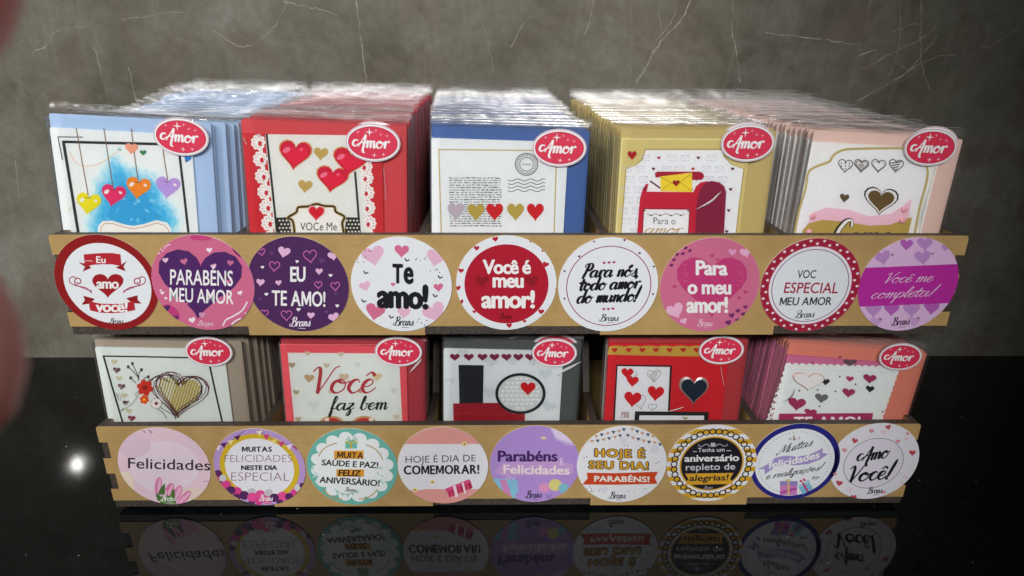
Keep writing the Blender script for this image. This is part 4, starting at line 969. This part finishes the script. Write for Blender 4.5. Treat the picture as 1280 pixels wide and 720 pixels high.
def art(A):
    A.line([(252, 306), (700, 308), (774, 310)], 5, '#ded49a', 1); A.line([(254, 306), (228, 710)], 5, '#ded49a', 1)
    fr = [(350, 352), (668, 352), (668, 378), (700, 412), (750, 430), (733, 560), (716, 710), (250, 710), (262, 560), (272, 430), (312, 415), (340, 390)]
    A.poly([(x+(x-500)*.02, y-6 if y < 400 else y) for x, y in fr], '#ad9450', 1.5); A.poly(fr, '#e3e5ea', 2.5)
    k = 0
    for r, y in enumerate((385, 430, 472, 514, 556, 600, 643, 686)):
        for i in range(9):
            x = 296+i*54-(r % 2)*18-r*4; k += 1
            if x < 268-r*2 or x > 728-r*5 or (y < 400 and (x < 345 or x > 655)): continue
            if k % 3 == 0: A.heart(x, y, 15, 14, '#b01c30' if k % 2 else '#5c1c34', 4); A.line([(x-17, y-11), (x+17, y-11), (x+17, y+11), (x-17, y+11)], 1.5, '#ccd2da', 3, closed=True)
            else: A.line([(x-17, y-11), (x+17, y-11), (x+17, y+11), (x-17, y+11)], 2, '#aeb6c2', 3, closed=True); A.line([(x-17, y-11), (x, y+3), (x+17, y-11)], 2, '#b8c0ca', 3)
    A.heart(295, 375, 38, 38, '#a80f1e', 4)
    A.poly([(388, 446), (400, 440), (572, 440), (586, 448), (590, 462), (580, 474), (392, 478)], '#a01432', 4)
    A.poly([(360, 470), (520, 446), (540, 450), (540, 524), (362, 522)], '#eceae8', 4.6); A.line([(368, 478), (410, 508)], 7, '#5c2c48', 5)
    A.poly([(410, 460), (478, 452), (540, 444), (540, 524), (412, 520)], '#e8cf34', 5.6); A.line([(412, 462), (474, 496), (540, 446)], 3, '#a08c20', 6.4); A.line([(412, 518), (456, 484)], 2, '#a08c20', 6.4); A.line([(540, 522), (494, 484)], 2, '#a08c20', 6.4)
    A.heart(475, 489, 30, 28, '#8c1c18', 7)
    A.poly([(545, 710), (548, 600), (556, 540), (570, 502), (592, 484), (620, 478), (652, 484), (672, 500), (680, 524), (670, 710)], '#84183c', 6)
    A.poly([(314, 710), (322, 600), (328, 545), (338, 512), (352, 490), (362, 490), (354, 522), (545, 524), (556, 500), (575, 484), (606, 478), (590, 492), (574, 510), (562, 545), (556, 600), (552, 710)], '#bf1a38', 7); A.poly([(338, 512), (350, 494), (352, 520)], '#7c1030', 8)
    A.poly([(340, 590), (532, 592), (526, 710), (334, 710)], '#8c1c30', 8); A.poly([(344, 594), (528, 596), (522, 710), (338, 710)], '#e6e6ee', 8.6)
    A.text('Para o', 382, 654, 472, 656, 27, '#2a2a30', 9.5, -.004); A.script('amor,', 348, 694, 504, 694, 22, '#ac8c3c', 9.5, .2, .35, .5)
    A.line([(356, 612), (372, 620), (390, 612), (410, 620), (432, 612), (454, 620), (476, 612), (494, 620), (508, 612)], 2.5, '#4c4c54', 9.5, smooth=True)
    for x in (372, 410, 454, 494): A.ell(x, 619, 4, 4, '#4c4c54', 9.5, n=7)
    for x, y in ((346, 599), (524, 600)): A.ell(x, y, 4, 4, '#3a3038', 9.5, n=7)
FR[4] = card('gold framed card showing a red mailbox and the words Para o amor', (776, 163), (971, 161), (935, 179), '#c0ac6e', 1, .010, 3,
     ((700, 80, 3.273), (252, 303), (768, 420), '#c9bb78', (250, 310)), art, glare_creases=(([(556, 596), (620, 560), (660, 520)], .6),), srot=.02)
def art(A):
    fr = [(392, 680), (414, 560), (440, 470), (450, 410), (474, 388), (510, 374), (532, 364), (548, 340), (585, 322), (640, 318), (800, 316), (840, 326), (880, 360), (898, 400), (892, 450), (868, 540), (842, 680)]
    A.poly(fr, '#e6e6ec', 1); A.line(fr, 9, '#b5a468', 2, smooth=True)
    A.line([(928, 385), (880, 560), (860, 680)], 3, '#c4bca0', 2)
    for i, x in enumerate((590, 650, 714, 780)):
        A.heart(x, 383, 54, 48, '#3c3836', 3, .1, ow=3.5)
        if i == 0:
            for q in range(9): A.ell(x-15+q % 3*15, 372+q//3*10, 3, 3, '#3c3836', 3, n=6)
        if i == 1: A.heart(x, 383, 42, 37, '#8a8684', 3, .1, ow=5); A.heart(x, 384, 26, 22, '#aaa6a4', 3, .1)
        if i == 3:
            for q in range(4): A.line([(x-22+q*4, 372+q*9), (x+20-q*5, 366+q*9)], 4, '#3c3836', 3)
        if i == 2: A.heart(x, 384, 42, 36, '#9a9694', 3, .1, ow=2)
    A.poly([(446, 600), (470, 556), (520, 538), (600, 546), (680, 572), (760, 562), (812, 528), (838, 505), (815, 690), (410, 690)], '#e8bccc', 2)
    A.poly([(430, 622), (452, 598), (500, 584), (580, 590), (680, 606), (760, 602), (806, 584), (840, 574), (815, 690), (410, 690)], '#b39a4e', 3)
    A.heart(586, 504, 36, 34, '#5c4c34', 4, .15)
    A.heart(722, 516, 132, 106, '#241e1a', 4, .12); A.heart(722, 516, 120, 96, '#e6e4e2', 4.6, .12); A.heart(722, 516, 100, 80, '#66522e', 5.2, .12)
    A.script('Como', 548, 694, 775, 694, 56, '#30281e', 5, .42, .3, .6); A.script('Como', 552, 692, 771, 692, 55, '#ece8e4', 7, .22, .3, .6)
    pts = [A.P(x, y) for x, y in ((467, 570), (453, 630), (811, 545), (803, 586))]; base = A.base
    def pearls(po):
        for u, v in pts:
            bm = bmesh.new(); bmesh.ops.create_uvsphere(bm, u_segments=14, v_segments=8, radius=.0022); me = bpy.data.meshes.new('pearl'); bm.to_mesh(me); bm.free()
            me.polygons.foreach_set('use_smooth', [True]*len(me.polygons)); o = link('pearl', me, po, [ink('#e6a4b0', .15)]); o.location = (u, v, base+.0004); o.scale = (1, 1, .55)
    A.charms.append(pearls)
FR[5] = card('white card with a gold scalloped frame, four outline hearts and a brown heart', (1016.7, 168), (1205, 169), (1164, 184.5), '#dfbfb4', 1, .055, 3,
     ((860, 80, 3.0), (462, 290), (932, 400), '#e4e4e2', (464, 300)), art, glare_creases=(([(905, 470), (880, 560), (868, 620)], .4),), srot=.03)
# ---- lower row
def art(A):
    A.line([(190, 222), (450, 226), (845, 234)], 9, '#17201f', 2); A.line([(193, 218), (250, 420), (318, 650)], 11, '#17201f', 2); A.line([(843, 260), (880, 430), (930, 650)], 11, '#17201f', 2)
    for i, (x, y) in enumerate(((260, 260), (275, 311), (290, 362), (305, 412), (322, 467), (335, 515), (350, 562), (367, 608))):
        if i % 2: A.heart(x, y, 48, 38, ('#5e4450', '#6e4e58', '#4c2c38', '#7c2038')[i//2], 2, .1); A.ell(x-8, y, 7, 5, '#a88c94', 3, n=8)
        else: A.heart(x, y, 42, 34, '#c0bc9c', 2, .1)
    for p in ([(412, 375), (400, 330), (372, 268)], [(405, 350), (370, 310), (346, 288)], [(412, 365), (412, 330), (428, 306)], [(395, 388), (376, 370), (362, 356)], [(430, 385), (450, 355), (470, 350)]): A.line(p, 5, '#3c4038', 3, smooth=True); A.ell(p[-1][0], p[-1][1], 9, 11, '#30382e', 3, n=10)
    H = A.heartpts(655, 472, 268, 236, .12, 60)
    def inside(x, y):
        c = False
        for i in range(len(H)):
            (x1, y1), (x2, y2) = H[i-1], H[i]
            if (y1 > y) != (y2 > y) and x < (x2-x1)*(y-y1)/(y2-y1)+x1: c = not c
        return c
    for k in range(-13, 14):
        seg = []
        for t in range(-60, 61):
            x, y = 660+k*17+t*.9, 470-t*3.0+k*2
            if inside(x, y): seg.append((x, y))
        if len(seg) > 2: A.line([seg[0], seg[-1]], 9 if abs(k-2) > 4 else 13, '#ac9a3c', 2)
    for q, (dx, dy, ww, hh, r) in enumerate(((0, 0, 286, 252, .12), (12, -8, 312, 262, .16), (-4, 8, 304, 268, .08), (28, -2, 310, 270, .19), (-16, -6, 318, 248, .06), (18, 4, 330, 262, .13))): A.heart(652+dx, 468+dy, ww, hh, ('#3a1216', '#5a1c22')[q % 2], 4+q*.8, r, ow=4.5)
    A.line([(470, 372), (540, 345), (605, 385)], 4, '#4a1a1e', 4, smooth=True); A.line([(466, 382), (520, 352), (590, 378)], 4, '#4a1a1e', 5, smooth=True)
    for cx, cy, r, n, c, c2 in ((450, 415, 30, 6, '#c42f20', '#8c1c18'), (446, 488, 17, 6, '#d8541c', '#f0b040'), (520, 512, 22, 6, '#ebe6e0', '#7c2040')):
        for i in range(n): A.ell(cx+r*math.cos(i*6.283/n+.3), cy+r*math.sin(i*6.283/n+.3), r*.72, r*.62, c, 9+.3*i, i*6.283/n, 14)
        A.ell(cx, cy, r*.5, r*.48, c2, 11.5, n=12)
        if c == '#ebe6e0':
            for i in range(n): A.line([(cx+r*1.55*math.cos(t), cy+r*1.5*math.sin(t)) for t in (i*1.047+.3-.4, i*1.047+.3, i*1.047+.3+.4)], 3, '#5c3c40', 11)
    A.line([(525, 545), (560, 570), (586, 606)], 4, '#4c4448', 5, smooth=True); A.line([(535, 530), (580, 560), (640, 590)], 4, '#5a1c22', 5, smooth=True)
FR[6] = card('black framed white card with a sketched gold heart and red flowers', (118, 425.5), (301.5, 425.5), (260.5, 440), '#a39685', 0, .02, 2,
     ((90, 400, 4.923), (140, 166), (968, 450), '#d6ddd9', (142, 180)), art, glare_creases=(([(296, 562), (345, 520), (385, 475), (402, 438)], 1.1), ([(268, 440), (285, 470), (292, 500)], .8)), ss=.96)
def art(A):
    A.line([(105, 157), (600, 159), (920, 160)], 4, '#e8787c', 1); A.line([(868, 300), (876, 460), (890, 680)], 8, '#d88c74', 1)
    A.poly([(152, 210), (500, 213), (868, 216), (888, 690), (198, 690)], '#d4dad5', 2)
    for x, y, w, c in ((180, 293, 46, '#a08c74'), (402, 295, 42, '#bcb09c'), (602, 290, 44, '#c6cac6'), (290, 378, 66, '#b0946c'), (515, 372, 66, '#c0ae94'), (725, 368, 68, '#c8b894'), (207, 467, 42, '#a49c7c'), (835, 457, 44, '#c8cac8'), (318, 555, 80, '#cacecb'), (620, 460, 36, '#b89484'), (430, 465, 36, '#c0b4a4'), (280, 218, 40, '#c0b494'), (495, 222, 40, '#c0b49c'), (220, 640, 40, '#b0a080'), (850, 625, 44, '#c4bca8')): A.heart(x, y, w, w*.86, c, 3, random.uniform(-.1, .2))
    A.script('Você', 318, 470, 718, 466, 86, '#a82c38', 4, .27, .16, .35); A.script('faz bem', 420, 580, 796, 574, 44, '#141c1c', 4, .34, .18, .4)
    for cx in (435, 645):
        A.ell(cx, 690, 92, 75, '#b89468', 4); A.ell(cx, 690, 76, 62, '#b8302c', 5); A.ell(cx-30 if cx < 500 else cx+44, 640, 15, 12, '#e4d4c4', 6, n=14)
FR[7] = card('coral bordered card reading Você faz bem in red and black script', (351, 424), (531, 426), (498, 440), '#a83440', 0, .03, 2,
     ((330, 400, 5.143), (96, 152), (921, 470), '#d8505a', (112, 260)), art, glare_creases=(([(935, 340), (980, 290), (1020, 245)], .7),), ss=.96)
def art(A):
    for x, y, w in ((430, 275, 90), (570, 265, 80), (780, 350, 90), (420, 470, 80), (800, 560, 90), (165, 400, 60), (250, 215, 70), (700, 280, 60)): A.heart(x, y, w, w*.8, '#c2cace', 1.5, random.uniform(-.3, .3))
    A.ell(160, 402, 14, 12, '#d4d9db', 2)
    for x in (198, 288, 376, 453, 530, 606, 682): A.heart(x, 241, 66, 48, '#8a2440', 3, 0); A.heart(x, 240, 52, 37, '#6c1a38', 4, 0)
    A.poly([(222, 288), (384, 290), (379, 545), (228, 545)], '#14181e', 4); A.poly([(187, 536), (420, 532), (652, 534), (646, 690), (190, 690)], '#981224', 5)
    for k in range(240):
        x, y = random.uniform(192, 644), random.uniform(540, 660); A.ell(x, y, random.uniform(1.4, 3.4), random.uniform(1.4, 3), random.choice(('#b83044', '#7c0c1c', '#c86474', '#8c1020', '#d89aa4') if k % 9 == 0 else ('#b02438', '#7c0c1c', '#a81c30')), 6, n=6)
    A.ell(620, 472, 162, 132, '#161c20', 7, n=48); A.ell(620, 472, 143, 114, '#c6cbca', 8, n=48)
    for i in range(9):
        for j in range(8):
            x, y = 500+i*32+(j % 2)*8, 378+j*27
            if ((x-620)/132)**2+((y-472)/104)**2 < .92: A.heart(x, y, 27, 21, '#dee1e0', 9, 0, n=12)
    base = A.base; hp = [A.P(*p) for p in A.heartpts(668, 440, 96, 84, .02, 30)]
    def h(po):
        mb = MB(); q = hp if sum(hp[i-1][0]*hp[i][1]-hp[i][0]*hp[i-1][1] for i in range(len(hp))) > 0 else hp[::-1]
        mb.prism(q, 2, base+.0011, base+.0003, ink('#c00d18', .35), ink('#8c0810', .4)); mb.build('foam_heart', po)
    A.charms.append(h)
FR[8] = card('card with a black block, a red glitter block and a round black ringed badge', (555, 428), (727.5, 427), (693, 441.5), '#4a504e', 0, .028, 2,
     ((530, 400, 5.143), (124, 182), (882, 450), '#d2d8da', (126, 200)), art, glare_creases=(([(852, 362), (890, 330), (950, 300), (1010, 268)], 1.0),), ss=.93)
def art(A):
    A.poly([(150, 222), (160, 172)]+[(160+i*11.6, 172-8*abs(math.sin(i*.26*1.36))) for i in range(1, 68)]+[(945, 176), (940, 236), (560, 232)], '#b8983f', 2)
    for x in (197, 287, 375, 462, 550, 638, 724): A.heart(x, 195, 38, 33, '#b02a1c', 3, 0)
    A.poly([(208, 286), (566, 292), (546, 690), (184, 690)], '#16151a', 3); A.poly([(216, 296), (552, 302), (534, 690), (196, 690)], '#dde0e4', 4)
    for x, y, w, r in ((278, 345, 78, .05), (312, 397, 78, .1), (312, 513, 112, .1), (460, 475, 108, .1)): A.heart(x, y, w, w*.92, '#c4141f', 6, r)
    for x, y, w, h, r in ((452, 360, 88, 80, -.1), (358, 530, 84, 88, -.2), (440, 560, 58, 42, 0), (316, 352, 50, 46, .1)): A.heart(x, y, w, h, '#3c3438', 5, r, ow=2.5)
    for i in range(6): A.line([(416+i*4, 350+i*9), (486-i*6, 326+i*13)], 3, '#6c5048', 5)
    for i in range(5): A.line([(240+i*10, 630), (238+i*11, 600-abs(2-i)*-6), (246+i*10, 590), (250+i*9, 628)], 3, '#8c5044', 5, smooth=True)
    A.poly([(328, 586), (802, 590), (796, 690), (320, 690)], '#14141a', 7); A.poly([(356, 612), (772, 614), (768, 690), (350, 690)], '#e2e4e8', 8); A.heart(650, 632, 34, 20, '#b0a068', 9)
    base = A.base; H0 = [A.P(*p) for p in A.heartpts(703, 455, 192, 184, .03, 40)]; H1 = [A.P(*p) for p in A.heartpts(703, 453, 164, 156, .03, 40)]
    def h(po):
        f = lambda q: q if sum(q[i-1][0]*q[i][1]-q[i][0]*q[i-1][1] for i in range(len(q))) > 0 else q[::-1]
        sv = bpy.data.materials.get('silver trim')
        if not sv:
            sv, nt, b_ = nodes('silver trim'); b_.inputs['Base Color'].default_value = (.72, .66, .64, 1); b_.inputs['Metallic'].default_value = .8; b_.inputs['Roughness'].default_value = .35
        mb = MB(); a0, a1 = f(H0), f(H1); n = len(a0)
        mb.prism(a0, 2, base+.0009, base+.0003, sv, sv)
        for i in range(n): j = (i+1) % n; mb.face([(*a0[i], base+.00091), (*a0[j], base+.00091), (*a1[j], base+.0015), (*a1[i], base+.0015)], sv)
        mb.face([(*p, base+.0015) for p in a1], ink('#1a2634', .12)); mb.build('heart_charm', po)
    A.charms.append(h)
FR[9] = card('red card with a gold heart border and a dark heart charm in a silver rim', (761, 424), (936, 423), (902, 438), '#ac343a', 0, .008, 2,
     ((730, 400, 5.143), (160, 150), (905, 450), '#c41a24', (152, 300)), art, glare_creases=(([(540, 588), (600, 575), (640, 560)], .6), ([(880, 300), (900, 420)], .4)), ss=.93)
def art(A):
    A.poly([(292, 262), (600, 268), (905, 282), (925, 300), (826, 590), (790, 700), (195, 700), (208, 560)], '#d9dfdd', 2)
    for i in range(16): A.ell(300+i*40, 262+i*1.2, 21, 18, '#d9dfdd', 2.4, n=16)
    for i in range(11): A.ell(290-i*10.5, 276+i*30, 14, 17, '#d9dfdd', 2.4, n=14); A.ell(912-i*11, 300+i*32, 17, 18, '#d9dfdd', 2.4, n=14)
    A.line([(300, 284), (600, 288), (890, 300)], 2, '#c4ccca', 3)
    for i in range(8): A.poly([(262-i*11, 308+i*38), (272-i*11, 318+i*38), (256-i*11, 330+i*38)], '#8a2c54', 3)
    A.heart(652, 245, 80, 40, '#5c4854', 3, 0)
    for x, y, w, h, c in ((511, 355, 48, 40, '#20201f'), (650, 338, 46, 34, '#a43464'), (763, 338, 78, 54, '#982c58'), (642, 418, 76, 54, '#982c58'), (765, 396, 50, 40, '#1e1e24'), (487, 449, 78, 56, '#67646a'), (347, 483, 104, 74, '#982c58'), (425, 530, 74, 44, '#982c58')): A.heart(x, y, w, h, c, 4, .12)
    for x, y in ((466, 399), (592, 323), (568, 408), (683, 367), (477, 493), (362, 403), (436, 243), (596, 210), (838, 524)): A.ell(x, y, 6, 5, '#54303c', 4, n=9)
    A.poly([(246, 534), (782, 531), (764, 720), (226, 720)], '#a02c5e', 5); A.text('TE AMO!', 330, 618, 712, 616, 64, '#ece4e8', 6, .035)
    base = A.base; H0 = [A.P(*p) for p in A.heartpts(411, 352, 182, 104, .06, 40)]; H1 = [A.P(*p) for p in A.heartpts(411, 350, 168, 94, .06, 40)]
    def h(po):
        f = lambda q: q if sum(q[i-1][0]*q[i][1]-q[i][0]*q[i-1][1] for i in range(len(q))) > 0 else q[::-1]
        a0, a1 = f(H0), f(H1); mb = MB(); n = len(a0); mb.prism(a0, 2, base+.0008, base+.0003, ink('#3c2c2e', .3), ink('#c88070', .3))
        for i in range(n): j = (i+1) % n; mb.face([(*a0[i], base+.00081), (*a0[j], base+.00081), (*a1[j], base+.0014), (*a1[i], base+.0014)], ink('#caa098', .25))
        mb.face([(*p, base+.0014) for p in a1], ink('#e0dedf', .12)); mb.build('heart_charm', po)
    A.charms.append(h)
FR[10] = card('pink card with a white scalloped panel, a pearly heart charm and a TE AMO! banner', (985.5, 436), (1161.5, 432.5), (1126, 446.5), '#d67f6c', 0, .088, 2,
     ((920, 400, 4.571), (292, 198), (862, 450), '#c0688e', (284, 240)), art, glare_creases=(([(266, 470), (300, 448), (325, 420), (334, 388)], 1.0),), srot=.06, ss=.9)

B_ = ' packed behind the front card'
stack(FR[1], 38, '#a9c4e6', 'pale blue envelope in a clear sleeve behind the hanging hearts card', 'pale blue cards in the first upper bay', .010, .008, 1, first=(.0068, .0105, .0120, .0125), prof=lambda t: -.007*math.sin(min(1, t*1.35)*math.pi)+.005*t*t)
stack(FR[2], 38, '#c2343e', 'red envelope in a clear sleeve, packed behind the VOCE ME lace card', 'red cards in the second upper bay', -.002, .010, 1, seal_px=(468, 175))
stack(FR[3], 39, '#3c5f9e', 'blue envelope in a clear sleeve, packed behind the postmark card', 'blue cards in the middle upper bay', -.0125, .010, 1)
stack(FR[4], 37, '#bfa968', 'gold envelope in a clear sleeve, packed behind the mailbox card', 'gold cards in the fourth upper bay', -.012, .009, 1, white='#c2b47c', seal_px=(932, 176))
stack(FR[5], 38, '#dfbfb4', 'blush pink envelope in a clear sleeve, packed behind the brown heart card', 'blush cards in the fifth upper bay', -.020, .012, 1, edge=(-.0005, .009), seal_px=(1165, 181.5), first=(.001, .0015))
stack(FR[6], 9, '#9a8d7d', 'taupe envelope in a clear sleeve, packed behind the sketched heart card', 'taupe cards in the first lower bay', .012, .002, 0, pitch=.006, first=(.004, .006, .008, .010))
stack(FR[7], 3, '#b83a44', 'red envelope in a clear sleeve, packed behind the Você faz bem card', 'red cards in the second lower bay', .0, .002, 0, pitch=.006)
stack(FR[8], 3, '#4a504e', 'grey envelope in a clear sleeve, packed behind the black ringed badge card', 'grey cards in the middle lower bay', .0, .002, 0, pitch=.006, seal_px=(694, 436))
stack(FR[9], 2, '#ac343a', 'red envelope in a clear sleeve, packed behind the silver rimmed charm card', 'red cards in the fourth lower bay', .0, .002, 0, pitch=.006)
stack(FR[10], 24, '#d67f6c', 'salmon envelope in a clear sleeve, packed behind the TE AMO! banner card', 'salmon cards in the fifth lower bay', -.020, .002, 0, pitch=.0034, squash=.66, keep=.9, white='#c86c96', edge=(-.0004, .008))
# ------------------------------------------------------------------ the hand holding the phone, its fingertips just inside the view
def skin_mat():
    m, nt, b_ = nodes('skin'); f = noise(nt, 120, 4, .6, objco(nt))
    nt.links.new(ramp(nt, f, [(.3, (.70, .42, .36)), (.7, (.78, .50, .43))]), b_.inputs['Base Color'])
    b_.inputs['Roughness'].default_value = .5; b_.inputs['Subsurface Weight'].default_value = 1; b_.inputs['Subsurface Radius'].default_value = (1, .5, .35); b_.inputs['Subsurface Scale'].default_value = .022
    return m
def hand():
    V, E, R = [], [], []
    def chain(pts, root=None):
        prev = root
        for (x, y, z, r) in pts:
            V.append((x, y, z)); R.append(r); i = len(V)-1
            if prev is not None: E.append((prev, i))
            prev = i
        return prev
    # camera frame: x right, y up, z towards the viewer
    chain([(-.205, -.110, .075, .030)]); chain([(-.170, -.070, .045, .027), (-.140, -.035, .018, .030)], 0); palm = len(V)-1
    kn = chain([(-.118, -.005, -.004, .028)], palm)
    chain([(-.108, .022, -.010, .0105), (-.088, .036, -.028, .0090), (-.058, .029, -.043, .0105), (-.0386, .0200, -.050, .0100)], kn)          # index
    chain([(-.112, .016, -.022, .0105), (-.102, .030, -.050, .0092), (-.092, .022, -.072, .0084), (-.090, .008, -.082, .0074)], kn)              # middle
    chain([(-.118, .004, -.030, .0100), (-.112, .016, -.056, .0088), (-.106, .006, -.076, .0080), (-.104, -.006, -.082, .0070)], kn)             # ring
    chain([(-.124, -.010, -.030, .0090), (-.120, -.002, -.050, .0078), (-.116, -.010, -.066, .0070), (-.114, -.018, -.070, .0062)], kn)          # little
    chain([(-.112, -.036, -.006, .0135), (-.088, -.030, -.026, .0105), (-.070, -.011, -.036, .0118), (-.0419, -.0026, -.058, .0122)], palm)      # thumb
    me = bpy.data.meshes.new('person'); me.from_pydata(V, E, []); o = bpy.data.objects.new('person', me); COL.objects.link(o)
    md = o.modifiers.new('skin', 'SKIN'); 
    for i, sv in enumerate(me.skin_vertices[0].data): sv.radius = (R[i], R[i]); sv.use_root = (i == 0)
    ss_ = o.modifiers.new('sub', 'SUBSURF'); ss_.levels = 2; ss_.render_levels = 2
    bpy.context.view_layer.update()
    nm = bpy.data.meshes.new_from_object(o.evaluated_get(bpy.context.evaluated_depsgraph_get()))
    o.modifiers.clear(); o.data = nm; nm.materials.clear(); nm.materials.append(skin_mat())
    nm.polygons.foreach_set('use_smooth', [True]*len(nm.polygons))
    c = sum((v.co for v in nm.vertices), Vector())/len(nm.vertices)
    nm.transform(Matrix.Translation(-c)); o.matrix_world = CAM_M @ Matrix.Translation(c)
    tag(o, 'out of focus pink fingertips of a hand reaching in at the left edge', 'hand')
hand()
